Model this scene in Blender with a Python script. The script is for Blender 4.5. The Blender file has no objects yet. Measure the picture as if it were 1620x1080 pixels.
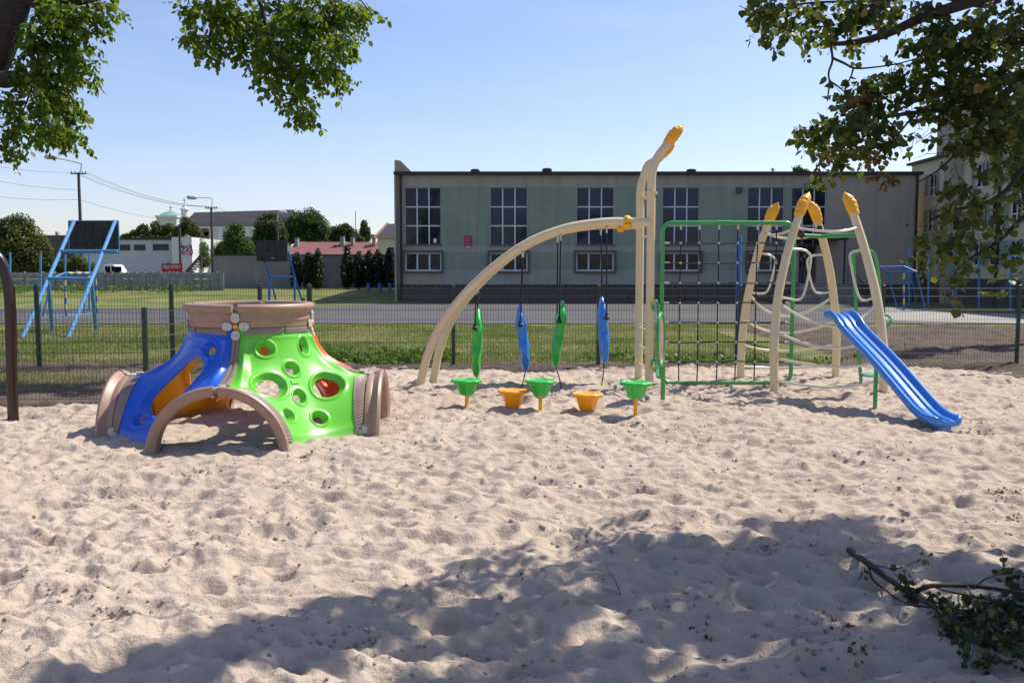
import bpy, math, random
import numpy as np
from mathutils import Vector, Matrix

# ------------------------------------------------------------------ camera
S = bpy.context.scene
FPX, CAMH = 1400.0, 1.7
PITCH = math.atan(110.0 / FPX)
cam_d = bpy.data.cameras.new('camera'); cam = bpy.data.objects.new('camera', cam_d)
S.collection.objects.link(cam); S.camera = cam
cam_d.sensor_width = 36; cam_d.lens = 36 * FPX / 1620; cam_d.clip_start = .05; cam_d.clip_end = 3000
cam.location = (0, 0, CAMH); cam.rotation_euler = (math.pi / 2 - PITCH, 0, 0)

# ------------------------------------------------------------------ world + sun
SUNV = Vector((0.63, 0.40, 1.0)).normalized()
SUN_EL = math.asin(SUNV.z); SUN_AZ = math.atan2(SUNV.x, SUNV.y)
W = bpy.data.worlds.new('World'); S.world = W; W.use_nodes = True
wn = W.node_tree; wn.nodes.clear()
sky = wn.nodes.new('ShaderNodeTexSky'); sky.sky_type = 'NISHITA'; sky.sun_disc = False
sky.sun_elevation = SUN_EL; sky.sun_rotation = SUN_AZ; sky.air_density = 1.05; sky.dust_density = .7; sky.ozone_density = 4.0
bg = wn.nodes.new('ShaderNodeBackground'); bg.inputs[1].default_value = 0.135
wo = wn.nodes.new('ShaderNodeOutputWorld')
tint = wn.nodes.new('ShaderNodeMix'); tint.data_type = 'RGBA'; tint.blend_type = 'MULTIPLY'; tint.inputs[0].default_value = 1; tint.inputs[7].default_value = (1.10, .975, 1.03, 1)
wn.links.new(sky.outputs[0], tint.inputs[6])
wtc = wn.nodes.new('ShaderNodeTexCoord'); wmp = wn.nodes.new('ShaderNodeMapping'); wmp.inputs['Scale'].default_value = (1.6, 1.6, 9)
wn.links.new(wtc.outputs['Generated'], wmp.inputs[0]); wno = wn.nodes.new('ShaderNodeTexNoise'); wno.inputs['Scale'].default_value = 2.2; wno.inputs['Detail'].default_value = 6; wno.inputs['Roughness'].default_value = .6
wn.links.new(wmp.outputs[0], wno.inputs['Vector']); wra = wn.nodes.new('ShaderNodeValToRGB'); wra.color_ramp.elements[0].position = .48; wra.color_ramp.elements[1].position = .85; wra.color_ramp.elements[0].color = (0, 0, 0, 1); wra.color_ramp.elements[1].color = (.16, .16, .16, 1)
wn.links.new(wno.outputs[0], wra.inputs[0]); cir = wn.nodes.new('ShaderNodeMix'); cir.data_type = 'RGBA'; wn.links.new(wra.outputs[0], cir.inputs[0]); wn.links.new(tint.outputs[2], cir.inputs[6]); cir.inputs[7].default_value = (5.6, 5.9, 6.6, 1)
wn.links.new(cir.outputs[2], bg.inputs[0]); wn.links.new(bg.outputs[0], wo.inputs[0])
sl = bpy.data.lights.new('sun', 'SUN'); sl.energy = 5.0; sl.angle = math.radians(.55); sl.color = (1, .94, .83)
so = bpy.data.objects.new('sun', sl); S.collection.objects.link(so)
so.rotation_euler = (-SUNV).to_track_quat('-Z', 'Y').to_euler()
S.view_settings.view_transform = 'Standard'; S.view_settings.look = 'None'
S.view_settings.exposure = 0.3; S.view_settings.gamma = 1; S.view_settings.use_curve_mapping = False
S.render.engine = 'CYCLES'
S.cycles.use_denoising = True
S.cycles.max_bounces = 8; S.cycles.transparent_max_bounces = 12

R = math.radians
rnd = random.Random(7)
rng = np.random.default_rng(11)

# ------------------------------------------------------------------ placing helpers
def ray(px, py):
    zc = -(py - 540) / FPX; c, s = math.cos(PITCH), math.sin(PITCH)
    return Vector(((px - 810) / FPX, c + zc * s, -s + zc * c))
def at(px, py, D):            # the point seen at px,py that lies D metres ahead
    d = ray(px, py); t = D / d.y
    return Vector((d.x * t, D, CAMH + d.z * t))
def gr(px, py, z=0.0):        # the point of height z seen at px,py
    d = ray(px, py); t = (z - CAMH) / d.z
    return Vector((d.x * t, d.y * t, z))
def proj(P):                  # arrays (...,3) -> px, py
    P = np.asarray(P, float); c, s = math.cos(PITCH), math.sin(PITCH)
    x = P[..., 0]; y = P[..., 1]; z = P[..., 2] - CAMH
    f = y * c - z * s; u = y * s + z * c
    f = np.where(f < .01, .01, f)
    return 810 + FPX * x / f, 540 - FPX * u / f

# ------------------------------------------------------------------ noise
def _hash(ix, iy, seed):
    n = (ix.astype(np.int64) * 374761393 + iy.astype(np.int64) * 668265263 + seed * 1274126177) & 0xffffffff
    n = ((n ^ (n >> 13)) * 1274126177) & 0xffffffff
    n = (n ^ (n >> 16)) & 0xffffffff
    return n / 4294967295.0
def vnoise(x, y, seed=0):
    x = np.asarray(x, float); y = np.asarray(y, float)
    ix = np.floor(x); iy = np.floor(y); fx = x - ix; fy = y - iy
    fx = fx * fx * fx * (fx * (fx * 6 - 15) + 10); fy = fy * fy * fy * (fy * (fy * 6 - 15) + 10)
    a = _hash(ix, iy, seed); b = _hash(ix + 1, iy, seed); c = _hash(ix, iy + 1, seed); d = _hash(ix + 1, iy + 1, seed)
    return (a * (1 - fx) + b * fx) * (1 - fy) + (c * (1 - fx) + d * fx) * fy
def fbm(x, y, seed=0, o=4):
    t = 0; a = .5; s = 0
    for i in range(o):
        t = t + a * vnoise(x * 2 ** i + i * 17.3, y * 2 ** i - i * 9.1, seed + i); s += a; a *= .5
    return t / s
def sst(a, b, x):
    t = np.clip((x - a) / (b - a), 0, 1); return t * t * (3 - 2 * t)

# ------------------------------------------------------------------ materials
def new_mat(name):
    m = bpy.data.materials.new(name); m.use_nodes = True
    nt = m.node_tree; b = nt.nodes['Principled BSDF']; return m, nt, b
def N(nt, t, **k):
    n = nt.nodes.new(t)
    for a, v in k.items():
        if a.startswith('i_'): n.inputs[int(a[2:])].default_value = v
        else: setattr(n, a, v)
    return n
def noise_node(nt, coord, scale, detail=3, rough=.6, dim=None):
    n = nt.nodes.new('ShaderNodeTexNoise'); n.inputs['Scale'].default_value = scale
    n.inputs['Detail'].default_value = detail; n.inputs['Roughness'].default_value = rough
    nt.links.new(coord, n.inputs['Vector']); return n
def ramp(nt, src, stops):
    r = nt.nodes.new('ShaderNodeValToRGB'); e = r.color_ramp.elements
    while len(e) < len(stops): e.new(.5)
    for i, (p, c) in enumerate(stops):
        e[i].position = p; e[i].color = (*c, 1) if len(c) == 3 else c
    nt.links.new(src, r.inputs[0]); return r
def mixc(nt, fac, a, b):
    m = nt.nodes.new('ShaderNodeMix'); m.data_type = 'RGBA'
    for s, v in ((m.inputs[0], fac), (m.inputs[6], a), (m.inputs[7], b)):
        if isinstance(v, (int, float)): s.default_value = v
        elif isinstance(v, tuple): s.default_value = (*v, 1)
        else: nt.links.new(v, s)
    return m.outputs[2]
def mth(nt, op, a, b=0.0, clamp=False):
    m = nt.nodes.new('ShaderNodeMath'); m.operation = op; m.use_clamp = clamp
    for i, v in enumerate((a, b)):
        if isinstance(v, (int, float)): m.inputs[i].default_value = v
        else: nt.links.new(v, m.inputs[i])
    return m.outputs[0]
def bump(nt, b, h, strength, dist=.01):
    n = nt.nodes.new('ShaderNodeBump'); n.inputs['Strength'].default_value = strength; n.inputs['Distance'].default_value = dist
    nt.links.new(h, n.inputs['Height']); nt.links.new(n.outputs[0], b.inputs['Normal']); return n
def shade(c, k): return tuple(max(0, min(1, v * k)) for v in c)
def mat(name, col, rough=.5, var=.12, scale=4, bmp=0.0, bscale=60, metal=0, coat=0, spec=.5, alt=None, altf=.5, bdist=.005, dust=0):
    m, nt, b = new_mat(name)
    tc = nt.nodes.new('ShaderNodeTexCoord').outputs['Object']
    n = noise_node(nt, tc, scale, 5)
    r = ramp(nt, n.outputs[0], [(.3, shade(col, 1 - var)), (.7, shade(col, 1 + var))])
    c = r.outputs[0]
    if alt:
        n2 = noise_node(nt, tc, scale * 1.7, 6, .7)
        f = ramp(nt, n2.outputs[0], [(altf, (0, 0, 0)), (min(1, altf + .12), (1, 1, 1))])
        c = mixc(nt, f.outputs[0], c, alt)
    if dust:
        gp = nt.nodes.new('ShaderNodeNewGeometry')
        sp = nt.nodes.new('ShaderNodeSeparateXYZ'); nt.links.new(gp.outputs['Position'], sp.inputs[0])
        h = mth(nt, 'MULTIPLY', mth(nt, 'SUBTRACT', dust, sp.outputs[2]), 1 / dust, True)
        nn = noise_node(nt, tc, 14, 6, .75)
        f = mth(nt, 'MULTIPLY', mth(nt, 'POWER', h, 1.3), mth(nt, 'MULTIPLY', nn.outputs[0], .75), True)
        c = mixc(nt, f, c, (.50, .42, .35))
        nt.links.new(mth(nt, 'ADD', mth(nt, 'MULTIPLY', f, .5), rough, True), b.inputs['Roughness'])
    nt.links.new(c, b.inputs['Base Color'])
    if not dust:
        rr = ramp(nt, n.outputs[0], [(.2, (rough * .85,) * 3), (.8, (min(1, rough * 1.15),) * 3)])
        nt.links.new(rr.outputs[0], b.inputs['Roughness'])
    b.inputs['Metallic'].default_value = metal; b.inputs['Coat Weight'].default_value = coat
    b.inputs['Coat Roughness'].default_value = .15
    b.inputs['Specular IOR Level'].default_value = spec
    if bmp:
        n3 = noise_node(nt, tc, bscale, 4); bump(nt, b, n3.outputs[0], bmp, bdist)
    return m
def wall_mat(name, col, spots):
    m, nt, b = new_mat(name); pos = nt.nodes.new('ShaderNodeNewGeometry').outputs['Position']
    mp = nt.nodes.new('ShaderNodeMapping'); mp.inputs['Scale'].default_value = (3.0, 3.0, .22); nt.links.new(pos, mp.inputs[0])
    n1 = noise_node(nt, mp.outputs[0], 1.0, 5, .65); n2 = noise_node(nt, pos, .6, 6, .7); n3 = noise_node(nt, pos, 40, 3)
    c = ramp(nt, n2.outputs[0], [(.3, shade(col, .88)), (.7, shade(col, 1.10))]).outputs[0]
    c = mixc(nt, ramp(nt, n1.outputs[0], [(.50, (0,) * 3), (.72, (.55,) * 3)]).outputs[0], c, shade(col, .68))
    n4 = noise_node(nt, pos, 2.3, 5, .75)
    c = mixc(nt, ramp(nt, n4.outputs[0], [(.62, (0,) * 3), (.72, (.6,) * 3)]).outputs[0], c, spots)
    sp = nt.nodes.new('ShaderNodeSeparateXYZ'); nt.links.new(pos, sp.inputs[0])
    wv = mth(nt, 'FRACT', mth(nt, 'MULTIPLY', sp.outputs[0], .345)); ln = mth(nt, 'LESS_THAN', wv, .012)
    c = mixc(nt, mth(nt, 'MULTIPLY', ln, .35), c, shade(col, .6))
    nt.links.new(c, b.inputs['Base Color']); b.inputs['Roughness'].default_value = .9; b.inputs['Specular IOR Level'].default_value = .2
    bump(nt, b, n3.outputs[0], .3, .01); return m
def leaf_mat(name, stops, trans=.45, rough=.5):
    m, nt, b = new_mat(name)
    a = nt.nodes.new('ShaderNodeAttribute'); a.attribute_name = 'rnd'
    r = ramp(nt, a.outputs['Fac'], stops)
    nt.links.new(r.outputs[0], b.inputs['Base Color']); b.inputs['Roughness'].default_value = rough
    b.inputs['Specular IOR Level'].default_value = .35
    t = nt.nodes.new('ShaderNodeBsdfTranslucent')
    tcol = mixc(nt, .35, r.outputs[0], (.30, .42, .02)); nt.links.new(tcol, t.inputs[0])
    mx = nt.nodes.new('ShaderNodeMixShader'); mx.inputs[0].default_value = trans
    nt.links.new(b.outputs[0], mx.inputs[1]); nt.links.new(t.outputs[0], mx.inputs[2])
    nt.links.new(mx.outputs[0], nt.nodes['Material Output'].inputs[0]); return m

M = {}
M['beige'] = mat('beige_enamel', (.70, .585, .36), .32, .05, 3, .05, 30, coat=.25, dust=.15)
M['rung'] = mat('pale_enamel', (.72, .66, .52), .3, .05, 3, coat=.25)
M['green_paint'] = mat('green_enamel', (.03, .32, .07), .3, .08, 5, coat=.4, dust=.15)
M['yellow'] = mat('yellow_plastic', (.90, .42, .012), .38, .07, 6, .08, 90, coat=.1)
M['blue_pl'] = mat('blue_plastic', (.008, .105, .62), .34, .06, 3, .06, 60, coat=.12, dust=.13)
M['slide_blue'] = mat('slide_blue_plastic', (.028, .21, .64), .33, .06, 5, .05, 60, coat=.15, dust=.12)
M['board_blue'] = mat('board_blue_plastic', (.03, .22, .74), .33, .06, 5, .05, 60, coat=.15)
M['green_pl'] = mat('green_plastic', (.13, .55, .035), .33, .06, 3, .06, 60, coat=.15, dust=.13)
M['green_cup'] = mat('green_cup_plastic', (.035, .48, .055), .36, .06, 6, .05, 60, coat=.15)
M['orange_pl'] = mat('orange_plastic', (.95, .36, .008), .36, .06, 3, .05, 60, coat=.12, dust=.13)
M['orange_cup'] = mat('orange_cup_plastic', (.95, .38, .008), .38, .06, 3, .05, 60, coat=.1)
M['red_pl'] = mat('red_plastic', (.88, .10, .018), .36, .06, 3, .05, 60, coat=.12)
M['taupe'] = mat('taupe_plastic', (.34, .215, .155), .45, .12, 5, .12, 70, dust=.12)
M['taupe_dk'] = mat('taupe_ribbed_plastic', (.25, .185, .155), .5, .12, 6, .1, 70)
M['plate'] = mat('pale_connector_plastic', (.52, .51, .46), .5, .08, 8)
M['steel'] = mat('zinc_bolt', (.35, .35, .35), .35, .1, 20, metal=.9)
M['black'] = mat('black_rubber', (.016, .016, .018), .55, .2, 20)
M['rope'] = mat('black_rope', (.018, .018, .02), .8, .3, 30, .4, 300)
M['clip'] = mat('aluminium_clip', (.5, .5, .5), .4, .1, 20, metal=.6)
M['mirror'] = mat('pink_panel', (.50, .25, .20), .25, .2, 6, alt=(.22, .25, .2), altf=.55)
M['teal'] = mat('teal_plastic', (.05, .35, .28), .4)
M['fence'] = mat('dark_green_wire', (.012, .035, .022), .45, .1, 10)
M['wire'] = mat('grey_green_wire', (.045, .055, .05), .5, .1, 10)
M['brown_pole'] = mat('brown_enamel', (.020, .007, .005), .28, .15, 5, coat=.2)
M['hoop_blue'] = mat('sky_blue_paint', (.085, .27, .52), .6, .15, 8, alt=(.20, .34, .48), altf=.62)
M['pole_blue'] = mat('mid_blue_paint', (.02, .13, .45), .5, .15, 8)
M['post_yellow'] = mat('faded_yellow_paint', (.55, .45, .12), .6, .15, 6)
M['board'] = mat('weathered_board', (.035, .032, .030), .8, .5, 5, alt=(.085, .08, .075), altf=.55)
M['plaster'] = wall_mat('grey_plaster', (.40, .355, .275), (.33, .30, .24))
M['plaster_g'] = wall_mat('green_plaster', (.275, .325, .235), (.30, .33, .25))
M['plaster_b'] = wall_mat('pale_plaster', (.37, .36, .315), (.28, .27, .24))
M['cream'] = wall_mat('cream_plaster', (.60, .54, .38), (.48, .44, .33))
M['plinth'] = mat('dark_plinth_tile', (.095, .075, .068), .8, .25, 3, .3, 20)
M['roofedge'] = mat('bitumen_edge', (.035, .03, .032), .7, .15, 4)
M['frame_w'] = mat('pale_window_frame', (.66, .68, .70), .5, .05, 5)
M['frame_d'] = mat('dark_window_surround', (.085, .08, .07), .6, .1, 5)
M['sill'] = mat('metal_sill', (.10, .10, .09), .6, .1, 5)
M['curtain'] = mat('pale_curtain', (.40, .36, .36), .9, .3, 9)
M['white'] = mat('white_paint', (.68, .68, .67), .7, .06, 2)
M['whitewall'] = mat('whitewashed_wall', (.50, .52, .55), .85, .1, .6)
M['church_wall'] = mat('church_plaster', (.60, .58, .52), .85, .08, .5)
M['slate'] = mat('violet_grey_roofing', (.030, .024, .032), .7, .12, .9)
M['red_roof'] = mat('dull_red_roofing', (.20, .075, .072), .7, .12, 1.2)
M['verdigris'] = mat('verdigris_copper', (.18, .32, .26), .6, .12, 1)
M['conc'] = mat('concrete_panel', (.26, .25, .23), .9, .25, 2.2, .3, 30, alt=(.17, .165, .15), altf=.58)
M['conc_l'] = mat('pale_concrete_relief', (.36, .35, .32), .9, .2, 2, .3, 30)
M['wallgrey'] = mat('rendered_wall', (.23, .22, .20), .9, .22, .45, .2, 15, alt=(.30, .29, .27), altf=.55)
M['wood_pole'] = mat('tarred_pole', (.075, .065, .06), .8, .2, 5)
M['lamp'] = mat('lamp_head_grey', (.5, .5, .5), .4)
M['redsign'] = mat('red_sign', (.38, .015, .03), .5, .05, 2)
M['whiteflat'] = mat('white_print', (.75, .75, .75), .6, .02, 2)
M['pink'] = mat('pink_print', (.75, .30, .42), .6, .1, 2)
M['bark'] = mat('bark', (.036, .026, .020), .9, .35, 6, .8, 25, bdist=.03)
M['bark_tw'] = mat('twig_bark', (.035, .026, .020), .85, .3, 20, .4, 60)
M['bench'] = mat('bench_wood', (.075, .03, .028), .7, .2, 6)
M['brick'] = mat('chimney_brick', (.28, .17, .13), .9, .2, 3)
M['car'] = mat('white_van_paint', (.72, .73, .75), .3, .03, 2, coat=.5)

def glass_mat(name, col, var):
    m, nt, b = new_mat(name)
    tc = nt.nodes.new('ShaderNodeTexCoord').outputs['Object']
    n = noise_node(nt, tc, var, 2)
    r = ramp(nt, n.outputs[0], [(.35, shade(col, .55)), (.65, shade(col, 1.5))])
    nt.links.new(r.outputs[0], b.inputs['Base Color'])
    b.inputs['Roughness'].default_value = .06; b.inputs['IOR'].default_value = 1.36
    n2 = noise_node(nt, tc, 1.5, 2); bump(nt, b, n2.outputs[0], .12, .05)
    return m
M['glass'] = glass_mat('window_glass', (.006, .011, .020), .6)
M['glass_b'] = glass_mat('reflection_tinted_glass', (.014, .026, .055), .45)  # lighter blue patches in the base colour stand in for reflections in the panes

LEAF_L = leaf_mat('walnut_leaf_green', [(0, (.028, .062, .006)), (.35, (.065, .13, .010)), (.75, (.14, .21, .016)), (.93, (.22, .26, .03)), (1, (.34, .26, .04))], .5)
LEAF_R = leaf_mat('linden_leaf_green', [(0, (.014, .026, .006)), (.4, (.028, .052, .010)), (.72, (.065, .095, .016)), (.88, (.20, .17, .03)), (.95, (.20, .10, .03)), (1, (.22, .12, .05))], .32)
LEAF_D = leaf_mat('dry_leaf_brown', [(0, (.06, .025, .012)), (.5, (.14, .06, .03)), (1, (.24, .12, .05))], .25)
LEAF_F = leaf_mat('wilting_leaf_green', [(0, (.010, .018, .008)), (.6, (.020, .035, .012)), (.9, (.055, .08, .022)), (1, (.35, .26, .04))], .25)
FAR = {
    'dark': leaf_mat('dark_foliage', [(0, (.012, .03, .008)), (.6, (.03, .07, .014)), (1, (.07, .12, .025))], .25),
    'mid': leaf_mat('mid_foliage', [(0, (.025, .055, .010)), (.6, (.06, .12, .02)), (1, (.12, .19, .04))], .3),
    'olive': leaf_mat('olive_foliage', [(0, (.03, .045, .010)), (.5, (.085, .095, .02)), (1, (.20, .17, .04))], .3),
    'thuja': leaf_mat('thuja_foliage', [(0, (.006, .014, .006)), (.6, (.014, .032, .012)), (1, (.03, .055, .02))], .1),
}
GRASS = leaf_mat('grass_blade', [(0, (.07, .13, .02)), (.35, (.12, .175, .03)), (.6, (.24, .24, .08)), (1, (.48, .40, .19))], .35)
WEED = leaf_mat('weed_leaf', [(0, (.04, .10, .012)), (.6, (.08, .19, .02)), (1, (.16, .27, .04))], .35)

# ------------------------------------------------------------------ object helpers
COL = S.collection
ORG = {}
def tag(o, label=None, cat=None, group=None, kind=None):
    if label: o['label'] = label
    if cat: o['category'] = cat
    if group: o['group'] = group
    if kind: o['kind'] = kind
    return o
def empty(name, loc, label=None, cat=None, group=None):
    o = bpy.data.objects.new(name, None); COL.objects.link(o); o.location = loc
    o.empty_display_size = .1; ORG[o.name] = Vector(loc); return tag(o, label, cat, group)
def mesh_from(name, V, F, mats, parent=None, smooth=False, mi=None, attr=None, sharp=35, kind=None):
    """V (n,3), F list of tuples or (m,k) array; world coordinates, shifted to the root's base"""
    V = np.asarray(V, dtype=np.float64)
    org = ORG.get(parent.name, Vector((0, 0, 0))) if parent else Vector((0, 0, 0))
    V = V - np.array(org)
    me = bpy.data.meshes.new(name)
    if isinstance(F, np.ndarray):
        n, k = F.shape
        me.vertices.add(len(V)); me.vertices.foreach_set('co', V.astype(np.float32).ravel())
        me.loops.add(n * k); me.loops.foreach_set('vertex_index', F.astype(np.int32).ravel())
        me.polygons.add(n); me.polygons.foreach_set('loop_start', np.arange(0, n * k, k, dtype=np.int32))
        me.update(calc_edges=True)
    else:
        me.from_pydata([tuple(v) for v in V], [], F); me.update()
    if not isinstance(mats, (list, tuple)): mats = [mats]
    for m in mats: me.materials.append(m)
    if mi is not None: me.polygons.foreach_set('material_index', np.asarray(mi, dtype=np.int32))
    if smooth:
        me.polygons.foreach_set('use_smooth', np.ones(len(me.polygons), dtype=bool))
        if sharp and len(me.polygons) < 200000:
            me.set_sharp_from_angle(angle=R(sharp))
    if attr is not None:
        a = me.attributes.new('rnd', 'FLOAT', 'FACE'); a.data.foreach_set('value', np.asarray(attr, dtype=np.float32))
    o = bpy.data.objects.new(name, me); COL.objects.link(o)
    if parent: o.parent = parent; ORG[o.name] = org
    if kind: o['kind'] = kind
    return o
def copy_tree(o, loc=None, parent=None):
    c = o.copy(); COL.objects.link(c)
    if parent is not None: c.parent = parent
    if loc is not None: c.location = loc
    for ch in list(o.children): copy_tree(ch, None, c)
    return c
def spline(pts, n=8):
    P = [Vector(p) for p in pts]
    if len(P) < 3: return P
    Q = [P[0] * 2 - P[1]] + P + [P[-1] * 2 - P[-2]]; out = []
    for i in range(1, len(Q) - 2):
        for k in range(n):
            t = k / n; a, b, c, d = Q[i - 1], Q[i], Q[i + 1], Q[i + 2]
            out.append(.5 * ((2 * b) + (c - a) * t + (2 * a - 5 * b + 4 * c - d) * t * t + (3 * b - a - 3 * c + d) * t ** 3))
    out.append(P[-1]); return out
class MB:
    def __init__(s): s.v = []; s.f = []; s.m = []; s.mat = 0; s.T = None
    def add(s, vs, fs):
        b = len(s.v)
        for v in vs:
            v = Vector(v); s.v.append(s.T @ v if s.T else v)
        for f in fs: s.f.append(tuple(i + b for i in f)); s.m.append(s.mat)
        return s
    def box(s, x0, x1, y0, y1, z0, z1):
        v = [(x, y, z) for x in (x0, x1) for y in (y0, y1) for z in (z0, z1)]
        return s.add(v, [(0, 1, 3, 2), (4, 6, 7, 5), (0, 4, 5, 1), (2, 3, 7, 6), (0, 2, 6, 4), (1, 5, 7, 3)])
    def obox(s, c, ax, ay, az):      # oriented box by half axes
        c = Vector(c); ax = Vector(ax); ay = Vector(ay); az = Vector(az)
        v = [c + i * ax + j * ay + k * az for i in (-1, 1) for j in (-1, 1) for k in (-1, 1)]
        return s.add(v, [(0, 1, 3, 2), (4, 6, 7, 5), (0, 4, 5, 1), (2, 3, 7, 6), (0, 2, 6, 4), (1, 5, 7, 3)])
    def bar(s, a, b, w, h=None):
        a = Vector(a); b = Vector(b); d = (b - a); h = h or w
        u = Vector((0, 0, 1)) if abs(d.normalized().z) < .9 else Vector((0, 1, 0))
        x = d.cross(u).normalized() * w / 2; y = x.cross(d).normalized() * h / 2
        return s.obox((a + b) / 2, d / 2, x, y)
    def tube(s, pts, r, seg=10, cap=True, closed=False, flat=1.0, flat_axis=None):
        P = [Vector(p) for p in pts]; n = len(P)
        rr = list(r) if hasattr(r, '__len__') else [r] * n
        vs = []; up = None
        for i in range(n):
            if closed: t = (P[(i + 1) % n] - P[i - 1]).normalized()
            else: t = (P[min(i + 1, n - 1)] - P[max(i - 1, 0)]).normalized()
            if up is None:
                up = Vector((0, 0, 1)) if abs(t.z) < .9 else Vector((0, 1, 0))
                if flat_axis is not None: up = Vector(flat_axis)
            a = t.cross(up)
            if a.length < 1e-6: a = t.cross(Vector((1, 0, 0)))
            a.normalize(); b = a.cross(t).normalized(); up = b
            for k in range(seg):
                g = 2 * math.pi * k / seg
                vs.append(P[i] + a * (rr[i] * math.cos(g) * flat) + b * (rr[i] * math.sin(g)))
        fs = []
        m = n if closed else n - 1
        for i in range(m):
            j = (i + 1) % n
            for k in range(seg):
                l = (k + 1) % seg
                fs.append((i * seg + k, i * seg + l, j * seg + l, j * seg + k))
        if cap and not closed:
            fs.append(tuple(range(seg - 1, -1, -1))); fs.append(tuple((n - 1) * seg + k for k in range(seg)))
        return s.add(vs, fs)
    def lathe(s, prof, c, seg=24, scallop=None):
        c = Vector(c); vs = []; fs = []; n = len(prof)
        for r, z in prof:
            for k in range(seg):
                g = 2 * math.pi * k / seg; q = r * (scallop(g) if scallop else 1)
                vs.append(c + Vector((q * math.cos(g), q * math.sin(g), z)))
        for i in range(n - 1):
            for k in range(seg):
                l = (k + 1) % seg; fs.append((i * seg + k, i * seg + l, (i + 1) * seg + l, (i + 1) * seg + k))
        if prof[0][0] > 1e-4: fs.append(tuple(range(seg - 1, -1, -1)))
        if prof[-1][0] > 1e-4: fs.append(tuple((n - 1) * seg + k for k in range(seg)))
        return s.add(vs, fs)
    def ball(s, c, r, seg=12, sc=(1, 1, 1)):
        c = Vector(c); vs = []; fs = []; h = seg // 2
        for i in range(h + 1):
            t = math.pi * i / h
            for k in range(seg):
                g = 2 * math.pi * k / seg
                vs.append(c + Vector((r * sc[0] * math.sin(t) * math.cos(g), r * sc[1] * math.sin(t) * math.sin(g), r * sc[2] * math.cos(t))))
        for i in range(h):
            for k in range(seg):
                l = (k + 1) % seg; fs.append((i * seg + k, (i + 1) * seg + k, (i + 1) * seg + l, i * seg + l))
        return s.add(vs, fs)
    def prism(s, poly, axis0, axis1, off, depth):    # 2D poly in plane axis0/axis1 at origin off, extruded by depth vector
        a0 = Vector(axis0); a1 = Vector(axis1); off = Vector(off); d = Vector(depth); n = len(poly)
        vs = [off + a0 * p[0] + a1 * p[1] for p in poly]; vs += [v + d for v in vs]
        fs = [tuple(range(n - 1, -1, -1)), tuple(range(n, 2 * n))] + [(i, (i + 1) % n, n + (i + 1) % n, n + i) for i in range(n)]
        return s.add(vs, fs)
    def build(s, name, mats, parent=None, smooth=False, bevel=0, kind=None, sharp=35):
        o = mesh_from(name, [tuple(v) for v in s.v], s.f, mats, parent, smooth, s.m if isinstance(mats, (list, tuple)) else None, None, sharp, kind)
        if bevel:
            b = o.modifiers.new('bevel', 'BEVEL'); b.width = bevel; b.segments = 2; b.limit_method = 'ANGLE'; b.angle_limit = R(40)
        return o

# ------------------------------------------------------------------ terrain
def gz(x, y):
    x = np.asarray(x, float); y = np.asarray(y, float)
    return sst(43, 62, y) * .48 * sst(-4.0, -8.0, x)
def sand_edge(x):              # how far back the sand reaches at x
    x = np.asarray(x, float)
    e = np.where(x < -4.75, 11.15, 15.6)
    e = e + .25 * (fbm(x * .9, x * 0 + 3.3, 91, 3) - .5) * 2
    e = e - .9 * sst(8.3, 10.5, x)
    return e
def dimples(x, y, cell, rad, dep, seed, rim=.35):
    gx = x / cell; gy = y / cell; ix = np.floor(gx); iy = np.floor(gy); h = np.zeros_like(x)
    for dx in (-1, 0, 1):
        for dy in (-1, 0, 1):
            cx = ix + dx; cy = iy + dy
            px = (cx + _hash(cx, cy, seed)) * cell; py = (cy + _hash(cx, cy, seed + 1)) * cell
            a = _hash(cx, cy, seed + 2) * np.pi; q = _hash(cx, cy, seed + 3); sq = .55 + .45 * _hash(cx, cy, seed + 4)
            ux = (x - px); uy = (y - py)
            lx = ux * np.cos(a) + uy * np.sin(a); ly = -ux * np.sin(a) + uy * np.cos(a)
            r2 = (lx ** 2 + (ly / sq) ** 2) / (rad * (.6 + .8 * q)) ** 2
            h += dep * (.3 + q) * (-np.exp(-r2 * 1.6) + rim * np.exp(-(np.sqrt(r2) - 1.35) ** 2 * 5))
    return h
MOUNDS = []                     # (x, y, radius, height) heaped or scooped sand round the equipment
def sand_h(x, y, fine=True):
    wx = x + .10 * (fbm(x * 2.2, y * 2.2, 5, 2) - .5); wy = y + .10 * (fbm(x * 2.2 + 9, y * 2.2, 6, 2) - .5)
    h = .12 * (fbm(x * .6, y * .6, 21, 3) - .5)
    h += .070 * (fbm(wx * 2.9, wy * 3.9, 22, 3) - .5)
    h += dimples(wx, wy, .34, .11, .034, 31)
    h += dimples(wx + 3.3, wy + 1.7, .21, .066, .020, 41)
    rg = fbm(wx * 2.1, wy * 4.6, 25, 3); h += .036 * (1 - np.abs(2 * rg - 1) * 2.2)
    rg = fbm(wx * 5.2 + 5, wy * 9.0, 27, 2); h += .015 * (1 - np.abs(2 * rg - 1) * 2.2)
    if fine:
        rough = sst(.46, .62, fbm(x * .8, y * .8, 77, 3))
        h += .024 * (fbm(wx * 8, wy * 9, 23, 2) - .5)
        h += dimples(wx - 1.3, wy + .7, .13, .040, .008, 47)
        h += (.006 + .034 * rough) * (fbm(x * 17, y * 17, 24, 2) - .5) * (.25 + .75 * sst(8.5, 4.5, y))
    for mx, my, r, a in MOUNDS:
        h += a * np.exp(-((x - mx) ** 2 + (y - my) ** 2) / r ** 2)
    q = ((x - (-2.83)) / 1.9) ** 2 + ((y - 9.3) / 1.5) ** 2; k = 1 - .45 * np.exp(-q ** 2)
    return (h - HM) * k + .006
HM = 0.0
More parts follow.
